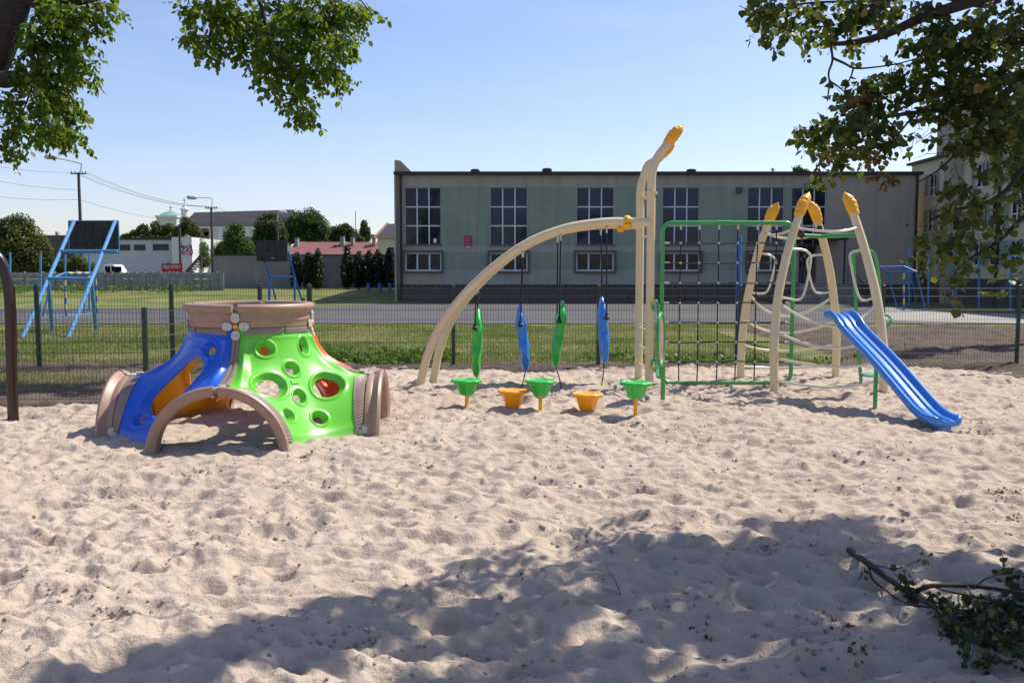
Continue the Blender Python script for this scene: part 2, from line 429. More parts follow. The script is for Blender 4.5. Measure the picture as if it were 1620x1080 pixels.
_gx, _gy = np.meshgrid(np.linspace(-5, 6, 220), np.linspace(3, 14, 220)); HM = float(sand_h(_gx, _gy).mean()) - .006
def ground_z(x, y): return float(sand_h(np.array([x]), np.array([y]), True)[0])
cups_px = [(738.5, 645, 'g', .36), (812, 648, 'o', .25), (855, 650, 'g', .385), (929, 654, 'o', .25), (1005.5, 663, 'g', .44)]
for px, py, c, h in cups_px:
    p = gr(px, py); MOUNDS.append((p.x, p.y, .22, .035 if c == 'o' else .01)); MOUNDS.append((p.x + .1, p.y + .35, .25, -.02))
for (px, py, r, a) in [(662, 617, .3, .03), (1029, 617, .4, .03), (1226, 627, .3, .03), (1397, 629, .3, .03), (1495, 680, .45, -.05), (460, 705, .3, .04), (600, 700, .3, .03), (165, 700, .35, .03), (1430, 590, .5, .06), (1500, 598, .6, .05), (640, 590, .6, .03), (1060, 590, .9, .03)]:
    p = gr(px, py); MOUNDS.append((p.x, p.y, r, a))

NC, NR = 1120, 760
def sand_sheet():
    s = np.linspace(-1, 1, NC); ys = 2.4 * (16.3 / 2.4) ** np.linspace(0, 1, NR)
    X = s[None, :] * (.68 * ys[:, None] + 1.9); Y = np.repeat(ys[:, None], NC, 1)
    Z = sand_h(X, Y)
    edge = sand_edge(X) + .25 * (fbm(X * 3, Y * 3, 61, 3) - .5)
    t = sst(-.05, .45, Y - edge + .2)
    Z = Z * (1 - t) + (-.09) * t + (.01) * (1 - t)
    V = np.stack([X, Y, Z], -1).reshape(-1, 3)
    i = np.arange(NR - 1)[:, None] * NC + np.arange(NC - 1)[None, :]
    F = np.stack([i, i + 1, i + NC + 1, i + NC], -1).reshape(-1, 4)
    return V, F
m, nt, b = new_mat('trampled_sand')
tc = nt.nodes.new('ShaderNodeNewGeometry').outputs['Position']
n1 = noise_node(nt, tc, .7, 4); n2 = noise_node(nt, tc, 9, 5, .7); n3 = noise_node(nt, tc, 160, 3, .7); n4 = noise_node(nt, tc, 45, 3, .6)
c = ramp(nt, n1.outputs[0], [(.3, (.44, .352, .275)), (.7, (.515, .42, .335))]).outputs[0]
c = mixc(nt, ramp(nt, n2.outputs[0], [(.45, (0, 0, 0)), (.75, (.55,) * 3)]).outputs[0], c, (.40, .325, .27))
c = mixc(nt, ramp(nt, n3.outputs[0], [(.30, (.5,) * 3), (.45, (0, 0, 0))]).outputs[0], c, (.25, .20, .165))
c = mixc(nt, ramp(nt, n4.outputs[0], [(.66, (0, 0, 0)), (.74, (.7,) * 3)]).outputs[0], c, (.36, .29, .24))
nt.links.new(c, b.inputs['Base Color']); b.inputs['Roughness'].default_value = .95; b.inputs['Specular IOR Level'].default_value = .2
hh = mth(nt, 'ADD', mth(nt, 'MULTIPLY', n3.outputs[0], .35), mth(nt, 'MULTIPLY', n4.outputs[0], 1.0))
bump(nt, b, hh, .85, .014)
M['sand'] = m
V, F = sand_sheet()
tag(mesh_from('sand', V, F, M['sand'], None, True, sharp=None), kind='structure')
# the sand goes on round the camera
mb = MB(); 
for (x0, x1, y0, y1) in [(-14, 14, -14, 2.5), (-14, -2.6, 2.5, 4.5), (2.6, 14, 2.5, 4.5), (-14, -4, 4.5, 8), (4, 14, 4.5, 8), (-14, -6.2, 8, 10.8), (6.2, 12.8, 8, 14)]:
    mb.add([(x0, y0, -.035), (x1, y0, -.035), (x1, y1, -.035), (x0, y1, -.035)], [(0, 1, 2, 3)])
tag(mb.build('outer_sand', M['sand']), kind='structure')

# lawn and fields
m, nt, b = new_mat('lawn_ground')
pos = nt.nodes.new('ShaderNodeNewGeometry').outputs['Position']
sp = nt.nodes.new('ShaderNodeSeparateXYZ'); nt.links.new(pos, sp.inputs[0])
a1 = noise_node(nt, pos, .35, 5, .6); a2 = noise_node(nt, pos, 2.2, 5, .7); a3 = noise_node(nt, pos, 14, 4, .7)
g = ramp(nt, a1.outputs[0], [(.3, (.11, .16, .035)), (.45, (.16, .19, .05)), (.56, (.26, .24, .10)), (.68, (.32, .27, .14))]).outputs[0]
g = mixc(nt, ramp(nt, a2.outputs[0], [(.5, (0,) * 3), (.7, (.7,) * 3)]).outputs[0], g, (.22, .20, .10))
g = mixc(nt, ramp(nt, a3.outputs[0], [(.35, (.6,) * 3), (.6, (0,) * 3)]).outputs[0], g, (.05, .09, .02))
soilc = ramp(nt, a3.outputs[0], [(.3, (.085, .065, .05)), (.7, (.19, .15, .12))]).outputs[0]
fy = mth(nt, 'SUBTRACT', mth(nt, 'ADD', 16.9, mth(nt, 'MULTIPLY', a2.outputs[0], 1.4)), sp.outputs[1])
fy = mth(nt, 'MULTIPLY', fy, 1.6, True)
c = mixc(nt, fy, g, soilc)
nt.links.new(c, b.inputs['Base Color']); b.inputs['Roughness'].default_value = 1; b.inputs['Specular IOR Level'].default_value = .1
bump(nt, b, mth(nt, 'ADD', a3.outputs[0], a2.outputs[0]), .8, .08)
M['lawn'] = m
xs = np.concatenate([np.linspace(-900, -70, 8), np.linspace(-60, 60, 61), np.linspace(70, 900, 8)])
ys = np.concatenate([np.linspace(-300, 0, 4), np.linspace(8, 80, 73), np.linspace(90, 1500, 12)])
X, Y = np.meshgrid(xs, ys); Z = gz(X, Y) - .02
Z = Z - .30 * sst(-.6, -1.8, Y - sand_edge(X))
n = len(xs); i = np.arange(len(ys) - 1)[:, None] * n + np.arange(n - 1)[None, :]
tag(mesh_from('lawn', np.stack([X, Y, Z], -1).reshape(-1, 3), np.stack([i, i + 1, i + n + 1, i + n], -1).reshape(-1, 4), M['lawn'], None, True, sharp=None), kind='structure')

# turned soil behind the fence on the right and along the fence
m, nt, b = new_mat('turned_soil')
pos = nt.nodes.new('ShaderNodeNewGeometry').outputs['Position']
a1 = noise_node(nt, pos, 1.2, 5, .65); a3 = noise_node(nt, pos, 18, 5, .7)
c = ramp(nt, a1.outputs[0], [(.3, (.12, .088, .068)), (.7, (.22, .172, .14))]).outputs[0]
c = mixc(nt, ramp(nt, a3.outputs[0], [(.4, (.6,) * 3), (.65, (0,) * 3)]).outputs[0], c, (.09, .068, .052))
nt.links.new(c, b.inputs['Base Color']); b.inputs['Roughness'].default_value = 1; b.inputs['Specular IOR Level'].default_value = .1
bump(nt, b, a3.outputs[0], .9, .05); M['soil'] = m
def patch(name, x0, x1, y0, y1, nx, ny, hfun, mask, material):
    X, Y = np.meshgrid(np.linspace(x0, x1, nx), np.linspace(y0, y1, ny))
    t = mask(X, Y); Z = hfun(X, Y) * t - .10 * (1 - t)
    i = np.arange(ny - 1)[:, None] * nx + np.arange(nx - 1)[None, :]
    return tag(mesh_from(name, np.stack([X, Y, Z], -1).reshape(-1, 3), np.stack([i, i + 1, i + nx + 1, i + nx], -1).reshape(-1, 4), material, None, True, sharp=None), kind='structure')
def soil_h(X, Y): return .06 + .22 * (fbm(X * .9, Y * 1.6, 51, 4) - .5) + .10 * (fbm(X * 5, Y * 5, 52, 3) - .5)
def soil_mask(X, Y):
    w = 1.2 * (fbm(X * .8, Y * .8, 53, 3) - .5)
    return sst(6.0, 7.2, X + w) * sst(28.5, 26.5, Y + 2 * w) * sst(13.2, 14.0, Y + .6 * w)
patch('soil', 5.5, 24, 13, 29, 260, 220, soil_h, soil_mask, M['soil'])
patch('soil_strip', -13, 8, 14.9, 17.2, 320, 60, lambda X, Y: .035 + .10 * (fbm(X * 4, Y * 4, 54, 3) - .5), lambda X, Y: sst(15.0, 15.4, Y) * sst(16.9, 16.1, Y + 1.2 * (fbm(X * 1.2, Y * 1.2, 55, 3) - .5)), M['soil'])
patch('soil_verge', -16, -4.5, 10.7, 14.5, 240, 90, lambda X, Y: .02 + .07 * (fbm(X * 5, Y * 5, 56, 3) - .5), lambda X, Y: sst(10.8, 11.2, Y) * sst(13.6, 12.4, Y + 1.2 * (fbm(X * 1.2, Y * 1.2, 57, 3) - .5)), M['soil'])

# asphalt court
m, nt, b = new_mat('old_asphalt')
pos = nt.nodes.new('ShaderNodeNewGeometry').outputs['Position']
a1 = noise_node(nt, pos, .25, 5, .6); a2 = noise_node(nt, pos, 30, 3); a3 = noise_node(nt, pos, 1.4, 5, .7)
c = ramp(nt, a1.outputs[0], [(.3, (.068, .066, .066)), (.7, (.105, .100, .097))]).outputs[0]
c = mixc(nt, ramp(nt, a3.outputs[0], [(.62, (0,) * 3), (.72, (.7,) * 3)]).outputs[0], c, (.25, .235, .20))
c = mixc(nt, ramp(nt, a2.outputs[0], [(.4, (.4,) * 3), (.6, (0,) * 3)]).outputs[0], c, (.07, .07, .075))
nt.links.new(c, b.inputs['Base Color']); b.inputs['Roughness'].default_value = .9; bump(nt, b, a2.outputs[0], .4, .01)
M['asphalt'] = m
def sheet(name, pts, z, material):
    mb = MB(); mb.add([(p[0], p[1], z) for p in pts], [tuple(range(len(pts)))]); return tag(mb.build(name, material), kind='structure')
far_l = gr(60, 488).y; near = gr(700, 512).y
pl = [(-45, 28.2)] + [(x, near + .25 * math.sin(x * 1.7) + .1 * math.sin(x * 5)) for x in np.linspace(-30, 40, 71)] + [(40, 48.9), (-5.5, 48.9), (-7.5, 46.2), (-9.5, 43.5), (-13, 41.6), (-45, 40.2)]
sheet('asphalt_court', pl, .006, M['asphalt'])
M['path'] = mat('pale_path', (.30, .28, .25), .95, .15, 1)
M['grass_flat'] = M['lawn']
def gsheet(pxs, z=.010, name='grass_strip', material=None):
    return sheet(name, [(gr(a, b2).x, gr(a, b2).y) for a, b2 in pxs], z, material or M['lawn'])
gsheet([(1395, 482), (1430, 479), (1700, 480), (1900, 494), (1720, 497), (1480, 493)])
gsheet([(1380, 484), (1480, 494), (1720, 498), (1900, 506), (1650, 513), (1400, 507)], .010, 'pale_path', M['path'])

# ------------------------------------------------------------------ foliage machinery
LEAF_T = np.array([[0, 0, 0], [.5, 0, -.03], [1, 0, -.10], [.22, .36, .05], [.62, .40, .03], [.22, -.36, .05], [.62, -.40, .03]])
LEAF_F6 = np.array([[0, 1, 3], [3, 1, 4], [4, 1, 2], [0, 5, 1], [5, 6, 1], [6, 2, 1]])
HEART_T = np.array([[0, 0, 0], [.5, 0, -.04], [1, 0, -.12], [.12, .46, .06], [.55, .50, .03], [.12, -.46, .06], [.55, -.50, .03]])
QUAD_T = np.array([[0, 0, 0], [.5, .42, .05], [1, 0, 0], [.5, -.42, .05]]); QUAD_F = np.array([[0, 3, 2, 1]])
def frames(dirs, norms):
    d = dirs / np.linalg.norm(dirs, axis=1)[:, None]
    n = norms - (norms * d).sum(1)[:, None] * d
    n /= np.maximum(np.linalg.norm(n, axis=1)[:, None], 1e-6)
    return np.stack([d, np.cross(n, d), n], -1)      # columns: length, width, normal
def leaves_arrays(pos, dirs, norms, size, T, F, width=1.0):
    A = frames(dirs, norms); t = T.copy(); t[:, 1] *= width
    V = np.einsum('nij,kj->nki', A, t) * size[:, None, None] + pos[:, None, :]
    n, k = len(pos), len(T)
    FF = (F[None] + (np.arange(n) * k)[:, None, None]).reshape(-1, F.shape[1])
    return V.reshape(-1, 3), FF
def leaf_mass(name, pos, dirs, norms, size, T, F, material, parent, val=None, width=1.0, kind='stuff'):
    V, FF = leaves_arrays(pos, dirs, norms, size, T, F, width)
    val = rng.random(len(pos)) if val is None else val
    return mesh_from(name, V, FF, material, parent, False, attr=np.repeat(val, len(F)), kind=kind)
def leaf_parts(pos, dirs, norms, size, T, F, material, parent, val, width=1.0, levels=6):
    """single leaves as parts that share a few meshes"""
    A = frames(dirs, norms); org = np.array(ORG[parent.name]); protos = []
    for q in range(levels):
        t = T.copy(); t[:, 1] *= width
        me = bpy.data.meshes.new('leaf'); me.from_pydata(t.tolist(), [], F.tolist()); me.update(); me.materials.append(material)
        a = me.attributes.new('rnd', 'FLOAT', 'FACE'); a.data.foreach_set('value', np.full(len(F), (q + .5) / levels, dtype=np.float32)); protos.append(me)
    for i in range(len(pos)):
        o = bpy.data.objects.new('leaf', protos[min(levels - 1, int(val[i] * levels))]); COL.objects.link(o); o.parent = parent
        mtx = Matrix(A[i].tolist()).to_4x4() @ Matrix.Scale(float(size[i]), 4)
        mtx.translation = Vector(pos[i] - org); o.matrix_local = mtx
def unit(v): return v / np.linalg.norm(v)

def far_tree(name, px, base_y_px, D, blobs, kind, leaf=.28, n=4000, label='', group=None, trunk=True, basez=None, cat='tree'):
    """blobs in photo pixels: (px, py, rx, ry) at distance D"""
    z0 = float(gz((px - 810) / FPX * D, D)) if basez is None else basez
    if kind != 'thuja' and D > 50: n = int(n * 2.1); leaf *= .62
    base = Vector(((px - 810) / FPX * D, D, z0)); root = empty(name, base, label, cat, group)
    sc = D / FPX; tot = sum(b[2] * b[3] for b in blobs); P = []; Nn = []
    for bx, by, rx, ry in blobs:
        c = np.array(at(bx, by, D)); k = int(n * rx * ry / tot)
        r = np.array([rx * sc, (rx + ry) * .5 * sc, ry * sc])
        d = rng.normal(size=(k, 3)); d /= np.linalg.norm(d, axis=1)[:, None]
        rad = rng.random(k) ** .33
        lump = .58 + .72 * fbm(d[:, 0] * 2.6 + bx, d[:, 2] * 2.6 + d[:, 1] * 1.7, 3, 3)
        P.append(c + d * r * (rad * lump)[:, None]); Nn.append(d + rng.normal(size=(k, 3)) * .55)
    P = np.concatenate(P); Nn = np.concatenate(Nn)
    clump = fbm(P[:, 0] * .9 / max(.3, leaf * 3) , P[:, 2] * .9 / max(.3, leaf * 3) + P[:, 1], 8, 2)
    val = np.clip(.15 + 1.1 * (clump - .25) + .18 * rng.normal(size=len(P)), 0, 1)
    dirs = rng.normal(size=P.shape); dirs[:, 2] -= .4
    leaf_mass('crown', P, dirs, Nn, leaf * (.6 + .8 * rng.random(len(P))), QUAD_T, QUAD_F, FAR[kind], root, val)
    top = max(blobs, key=lambda q: q[2] * q[3]); tp = at(top[0], top[1], D)
    mb = MB(); w = max(.10, .03 * (tp.z - z0)); mb.tube([base - Vector((0, 0, .2)), base.lerp(tp, .5) + Vector((.1, 0, 0)), tp], [w, w * .7, w * .35], 8)
    for bx, by, rx, ry in blobs[:6]:
        mb.tube([base.lerp(tp, .45), at(bx, by, D)], [w * .45, w * .15], 5)
    mb.build('trunk', M['bark'], root, True)
    return root

def grow(center, r, nt_, sp, droop, rr, length=.5, jag=.5):
    """twigs in a clump: returns leaf positions, directions, normals and twig paths"""
    P, Dd, Nn, paths = [], [], [], []
    for k in range(nt_):
        d = rr.normal(size=3); d /= np.linalg.norm(d)
        s = np.array(center) + d * np.array(r) * (rr.random() ** .45)
        out = unit(d * np.array([1, 1, .5]) + np.array([0, 0, -droop]) + rr.normal(size=3) * jag)
        L = length * (.5 + rr.random() * .8); m_ = max(2, int(L / sp)); p = s - out * L * .5; path = [p.copy()]
        for i in range(m_):
            out = unit(out + rr.normal(size=3) * .12 + np.array([0, 0, -.05])); p = p + out * sp; path.append(p.copy())
            side = unit(np.cross(out, np.array([rr.normal() * .3, rr.normal() * .3, 1])))
            for sgn in ((1, -1) if rr.random() < .6 else (rr.choice([-1, 1]),)):
                dd = unit(out * .55 + side * sgn * .9 + np.array([0, 0, -.45 - .5 * rr.random()]) + rr.normal(size=3) * .25)
                P.append(p + side * sgn * sp * .3); Dd.append(dd); Nn.append(unit(np.array([0, 0, 1.0]) + rr.normal(size=3) * .55))
        paths.append(path)
    return P, Dd, Nn, paths
def limb(mb, pts, r0, r1, seg=8, n=5):
    p = spline(pts, n); k = len(p); mb.tube(p, [r0 + (r1 - r0) * (i / (k - 1)) ** .8 for i in range(k)], seg)

# ------------------------------------------------------------------ tree on the left
rr = np.random.default_rng(5)
tl = empty('broadleaf_tree', (-9.55, 15, 0), 'broadleaf tree with bright green drooping leaves, its trunk leaning in at the left edge', 'tree')
mb = MB()
limb(mb, [(-9.75, 15, -.2), (-9.6, 15, 1.2), (-9.45, 15, 2.8), (-9.13, 15, 4.4), at(-8, 90, 15), at(30, -20, 15), at(60, -160, 15), at(120, -420, 15)], .36, .20, 14, 6)
limb(mb, [at(-30, 118, 15), at(4, 126, 14.85), at(24, 124, 14.7)], .16, .125, 10, 4)
mb.build('trunk', M['bark'], tl, True, sharp=None)
def branch(pts, r0, r1, parent, seg=8):
    b_ = MB(); limb(b_, pts, r0, r1, seg); return b_.build('branch', M['bark_tw'], parent, True, sharp=None)
branch([at(20, -5, 15), at(70, 2, 15), at(130, -2, 15), at(200, -22, 15), at(330, -60, 14.8), at(470, -70, 14.8)], .15, .06, tl)
branch([at(60, 2, 15), at(75, 40, 14.9), at(95, 90, 14.8), at(90, 150, 14.8), at(105, 200, 14.7)], .035, .01, tl, 6)
branch([at(30, 20, 15.1), at(60, 80, 15.3), at(50, 140, 15.3), at(30, 190, 15.3)], .04, .01, tl, 6)
branch([at(310, -60, 14.8), at(330, 10, 14.8), at(345, 45, 14.7), at(335, 62, 14.7), at(300, 70, 14.6)], .045, .01, tl, 6)
branch([at(380, -70, 14.8), at(415, 15, 14.8), at(425, 60, 14.7), at(450, 95, 14.7), at(465, 150, 14.7), at(475, 185, 14.6)], .045, .008, tl, 6)
branch([at(470, -70, 14.8), at(500, 0, 14.8), at(530, 50, 14.7), at(540, 100, 14.7)], .04, .01, tl, 6)
branch([at(470, -70, 14.8), at(550, -20, 14.8), at(590, 25, 14.7)], .03, .008, tl, 6)
CL = [(75, 30, 60, 34, 40), (120, 25, 45, 26, 26), (160, 8, 34, 14, 12), (60, 75, 52, 40, 44), (110, 75, 40, 36, 30), (100, 112, 42, 32, 26), (55, 120, 35, 34, 26), (75, 155, 36, 30, 26), (98, 175, 34, 24, 20), (15, 160, 20, 20, 8),
      (22, 195, 26, 32, 22), (12, 232, 18, 16, 9), (75, 205, 38, 16, 18), (108, 212, 28, 12, 10), (95, 226, 30, 6, 4), (140, 112, 14, 18, 6),
      (325, 12, 42, 20, 20), (300, 30, 18, 16, 5), (370, 22, 40, 32, 26), (310, 72, 26, 14, 9), (345, 66, 40, 24, 18), (390, 62, 40, 28, 24), (430, 30, 46, 36, 34), (480, 25, 46, 36, 34), (530, 22, 46, 32, 32), (572, 30, 26, 28, 14),
      (435, 75, 40, 32, 24), (485, 75, 44, 34, 30), (535, 72, 34, 30, 22), (400, 108, 20, 16, 6), (445, 118, 36, 26, 18), (490, 120, 40, 26, 22), (535, 118, 26, 24, 12), (440, 145, 20, 16, 7), (475, 160, 26, 20, 11), (480, 185, 24, 15, 9), (210, -40, 80, 22, 10),
      (60, -60, 120, 50, 60), (330, -60, 90, 50, 45), (480, -60, 100, 50, 60), (-60, 60, 60, 120, 60)]
P, Dd, Nn, paths = [], [], [], []
for (px, py, rx, ry, k) in CL:
    D = 15 + rr.normal() * .4; sc = D / FPX; c = np.array(at(px, py, D))
    a = grow(c, (rx * sc, .55, ry * sc), int(k * 1.5), .070, .45, rr, .46, .5)
    P += a[0]; Dd += a[1]; Nn += a[2]; paths += a[3]
P = np.array(P); Dd = np.array(Dd); Nn = np.array(Nn)
qx, qy = proj(P); keep = ~((qx < 50 - .33 * qy) & (qy > -60) & (qy < 140)) & ~((qx < 165) & (qy > -40) & (qy < 9 - .03 * qx) & (rr.random(len(P)) < .7)); P, Dd, Nn = P[keep], Dd[keep], Nn[keep]
sz = .105 * (.55 + .8 * rr.random(len(P)))
qx, qy = proj(P); inn = (qx > 0) & (qx < 1620) & (qy > 2) & (qy < 300)
idx = np.where(inn)[0]; idx = idx[np.argsort(P[idx, 1])][:200]; rest = np.ones(len(P), bool); rest[idx] = False
val = rr.random(len(P)) * .85 + .15 * (rr.random(len(P)) < .12)
leaf_mass('foliage', P[rest], Dd[rest], Nn[rest], sz[rest], LEAF_T, LEAF_F6, LEAF_L, tl, val[rest], .8)
leaf_parts(P[idx], Dd[idx], Nn[idx], sz[idx], LEAF_T, LEAF_F6, LEAF_L, tl, val[idx], .8)
mb = MB()
for p in paths[::2]:
    mb.tube([p[0], p[len(p) // 2], p[-1]], [.006, .004, .002], 3, False)
mb.build('twigs', M['bark_tw'], tl, kind='stuff')

# ------------------------------------------------------------------ tree on the right, its canopy also shades the foreground sand
rr = np.random.default_rng(8)
tr = empty('linden_tree', (6.4, 6.3, 0), 'linden tree with dull round leaves and some brown withered ones, upper right', 'tree')
mb = MB(); limb(mb, [(6.4, 6.3, -.2), (6.45, 6.35, 1.2), (6.3, 6.4, 2.6), (6.2, 6.5, 4.5), (6.1, 6.8, 7.5), (6.0, 7.0, 9.5)], .26, .10, 14, 6)
mb.build('trunk', M['bark'], tr, True, sharp=None)
DR = 6.2
def A(px, py, D=DR): return at(px, py, D)
branch([(6.3, 6.4, 2.9), A(1900, -60, 6.3), A(1700, -45), A(1600, -18), A(1520, 8), A(1455, 30), A(1400, 55), A(1350, 67), A(1312, 70)], .075, .014, tr)
branch([A(1314, 70), A(1317, 95), A(1311, 115), A(1312, 132), A(1309, 160)], .010, .005, tr, 6)
branch([A(1317, 92), A(1335, 100), A(1352, 108), A(1380, 107), A(1425, 100), A(1470, 86)], .010, .004, tr, 6)
branch([A(1350, 108), A(1346, 122), A(1337, 140), A(1345, 165)], .007, .003, tr, 6)
branch([A(1312, 128), A(1326, 137), A(1338, 148)], .007, .004, tr, 6)
branch([A(1600, -18), A(1560, 10), A(1480, -5), A(1380, 2), A(1280, 5), A(1210, 20)], .02, .005, tr, 6)
branch([(6.3, 6.4, 2.4), A(1900, 60), A(1700, 105), A(1620, 128), A(1570, 160), A(1510, 172), A(1450, 178), A(1380, 190), A(1320, 215)], .05, .006, tr)
branch([(6.3, 6.4, 2.1), A(1850, 170), A(1680, 220), A(1620, 267), A(1593, 300), A(1560, 320), A(1500, 335), A(1470, 350)], .035, .005, tr)
branch([(6.35, 6.4, 1.9), A(1850, 290), A(1690, 300), A(1620, 343), A(1590, 373), A(1553, 398), A(1520, 420), A(1500, 455)], .03, .004, tr)
branch([A(1570, 160), A(1530, 220), A(1490, 265), A(1450, 290)], .015, .004, tr, 6)
branch([A(1450, 178), A(1420, 215), A(1400, 255)], .010, .003, tr, 6)
CR = [(1205, 14, 26, 16, 9), (1225, 32, 30, 16, 8), (1262, 20, 34, 22, 12), (1240, 68, 18, 12, 3), (1280, 62, 18, 10, 3), (1310, 22, 38, 24, 13), (1335, 50, 26, 16, 6), (1365, 25, 40, 26, 14), (1365, 70, 18, 12, 3), (1420, 20, 40, 24, 14),
      (1475, 45, 44, 32, 16), (1455, 72, 28, 14, 6), (1500, 70, 40, 30, 15), (1545, 50, 44, 44, 20), (1600, 60, 40, 60, 24), (1380, 135, 32, 20, 8), (1425, 115, 36, 24, 13), (1480, 120, 42, 34, 18), (1540, 118, 44, 38, 16), (1600, 130, 34, 44, 16),
      (1345, 165, 30, 24, 9), (1320, 150, 14, 12, 2), (1395, 165, 38, 26, 12), (1440, 168, 38, 26, 12), (1500, 175, 44, 30, 14), (1560, 190, 44, 40, 16), (1610, 200, 30, 44, 13),
      (1288, 200, 24, 16, 6), (1318, 200, 30, 24, 10), (1360, 205, 36, 26, 12), (1410, 210, 36, 26, 12), (1460, 215, 38, 28, 10), (1275, 222, 16, 12, 3), (1300, 240, 24, 16, 7), (1335, 245, 32, 20, 10), (1305, 272, 20, 10, 3),
      (1385, 245, 22, 18, 5), (1520, 235, 40, 30, 12), (1575, 260, 36, 36, 12), (1610, 300, 20, 40, 8), (1500, 300, 30, 20, 5), (1545, 310, 36, 22, 9), (1480, 345, 28, 16, 8), (1520, 350, 34, 18, 10), (1565, 350, 30, 24, 8),
      (1470, 375, 20, 12, 4), (1510, 385, 34, 18, 9), (1560, 392, 28, 22, 6), (1490, 410, 22, 14, 5), (1525, 415, 26, 14, 5), (1500, 440, 18, 14, 4), (1498, 462, 12, 12, 2), (1605, 400, 22, 40, 7), (1605, 440, 18, 30, 4)]
P, Dd, Nn, paths = [], [], [], []
for (px, py, rx, ry, k) in CR:
    D = DR + rr.normal() * .25; sc = D / FPX; c = np.array(at(px, py, D))
    a = grow(c, (rx * sc, .28, ry * sc), int(k * (1.9 if px > 1470 and py < 235 else 1.45)), .036, .35, rr, .2, .55)
    P += a[0]; Dd += a[1]; Nn += a[2]; paths += a[3]
P = np.array(P); Dd = np.array(Dd); Nn = np.array(Nn); 
qx, qy = proj(P); gp_ = rr.random(len(P))
keep = ~((qx > 1440) & (qx < 1488) & (qy > 248) & (qy < 368)) & ~((qx > 1488) & (qx < 1530) & (qy > 240) & (qy < 290) & (gp_ < .6)) & ~((qx > 1440) & (qx < 1500) & (qy > 195) & (qy < 250) & (gp_ < .75)) & ~((qx > 1530) & (qy > 235) & (qy < 450) & (gp_ < .45))
P, Dd, Nn = P[keep], Dd[keep], Nn[keep]
sz = .050 * (.5 + .8 * rr.random(len(P)))
qx, qy = proj(P); inn = (qx > 0) & (qx < 1618) & (qy > 4) & (qy < 500)
idx = np.where(inn)[0]; idx = idx[np.argsort(P[idx, 1])][:240]; rest = np.ones(len(P), bool); rest[idx] = False
val = np.clip(rr.random(len(P)) * .86 + .12 * (rr.random(len(P)) < .18), 0, 1)
leaf_mass('foliage', P[rest], Dd[rest], Nn[rest], sz[rest], HEART_T, LEAF_F6, LEAF_R, tr, val[rest])
leaf_parts(P[idx], Dd[idx], Nn[idx], sz[idx], HEART_T, LEAF_F6, LEAF_R, tr, val[idx])
mb = MB()
for p in paths: mb.tube([p[0], p[len(p) // 2], p[-1]], [.003, .0022, .001], 3, False)
mb.build('twigs', M['bark_tw'], tr, kind='stuff')
# withered brown tufts
P, Dd, Nn = [], [], []
for (px, py, rx, ry, k) in [(1398, 275, 18, 12, 5), (1405, 288, 12, 8, 3), (1350, 165, 20, 20, 6), (1370, 150, 14, 10, 3), (1300, 255, 14, 18, 4), (1375, 252, 14, 8, 3)]:
    a = grow(np.array(at(px, py, DR - .15)), (rx * DR / FPX, .08, ry * DR / FPX), k, .022, .6, rr, .12, .7); P += a[0]; Dd += a[1]; Nn += [unit(rr.normal(size=3)) for _ in a[2]]
P = np.array(P); leaf_mass('withered_leaves', P, np.array(Dd), np.array(Nn), .045 * (.6 + .6 * rr.random(len(P))), HEART_T, LEAF_F6, LEAF_D, tr, None, .6)
# canopy overhead
BND = np.array([(-400, 1110), (0, 1062), (150, 1046), (300, 1014), (420, 990), (520, 955), (600, 930), (700, 940), (800, 932), (900, 920), (960, 900), (1010, 884), (1060, 870), (1130, 850), (1165, 824), (1220, 812), (1290, 808), (1345, 818), (1400, 840), (1440, 862), (1500, 872), (1560, 878), (1620, 874), (1800, 850), (2600, 800)])
gx = rr.uniform(-3.6, 7.5, 60000); gy = rr.uniform(.8, 6.6, 60000)
qx, qy = proj(np.stack([gx, gy, gx * 0], -1))
lim = np.interp(qx, BND[:, 0], BND[:, 1]) + 16 * (fbm(gx * 3, gy * 3, 15, 2) - .5) * 2 + 14
dens = fbm(gx * 1.9, gy * 2.6, 12, 3)
ok = (qy > lim) & (dens + .16 * rr.random(len(gx)) > .42 + .07 * sst(.5, -2.5, gx)) & (gx > -3.5)
far_in = (gy < 3.3); ok &= ~(far_in & (rr.random(len(gx)) < .55))
gx = gx[ok]; gy = gy[ok]; h = 4.3 + 3.4 * vnoise(gx * 1.1, gy * 1.1, 44) + .5 * rr.random(len(gx))
def outframe(gx, gy, h):
    C3 = np.stack([gx + .63 * h, gy + .40 * h, h], -1); a, b_ = proj(C3); return C3, (b_ < -25) | (a > 1650)
C3, o1 = outframe(gx, gy, h); h = np.where(o1, h, h + 2.2); C3, o1 = outframe(gx, gy, h); h = np.where(o1, h, h + 2.5); C3, o1 = outframe(gx, gy, h)
C3 = C3[o1]
Nn = np.array([0, 0, 1.0]) + rr.normal(size=C3.shape) * .5; Dd = rr.normal(size=C3.shape)
leaf_mass('upper_foliage', C3, Dd, Nn, .095 * (.7 + .6 * rr.random(len(C3))), HEART_T, LEAF_F6, LEAF_R, tr, rr.random(len(C3)) * .9)
for k in range(16):
    c = C3[rr.integers(len(C3))]
    s = Vector((6.15, 6.6, min(7.5, 2.8 + .5 * c[2])))
    branch([s, s.lerp(Vector(c), .5) + Vector((0, 0, .35)), Vector(c)], .06, .012, tr, 6)

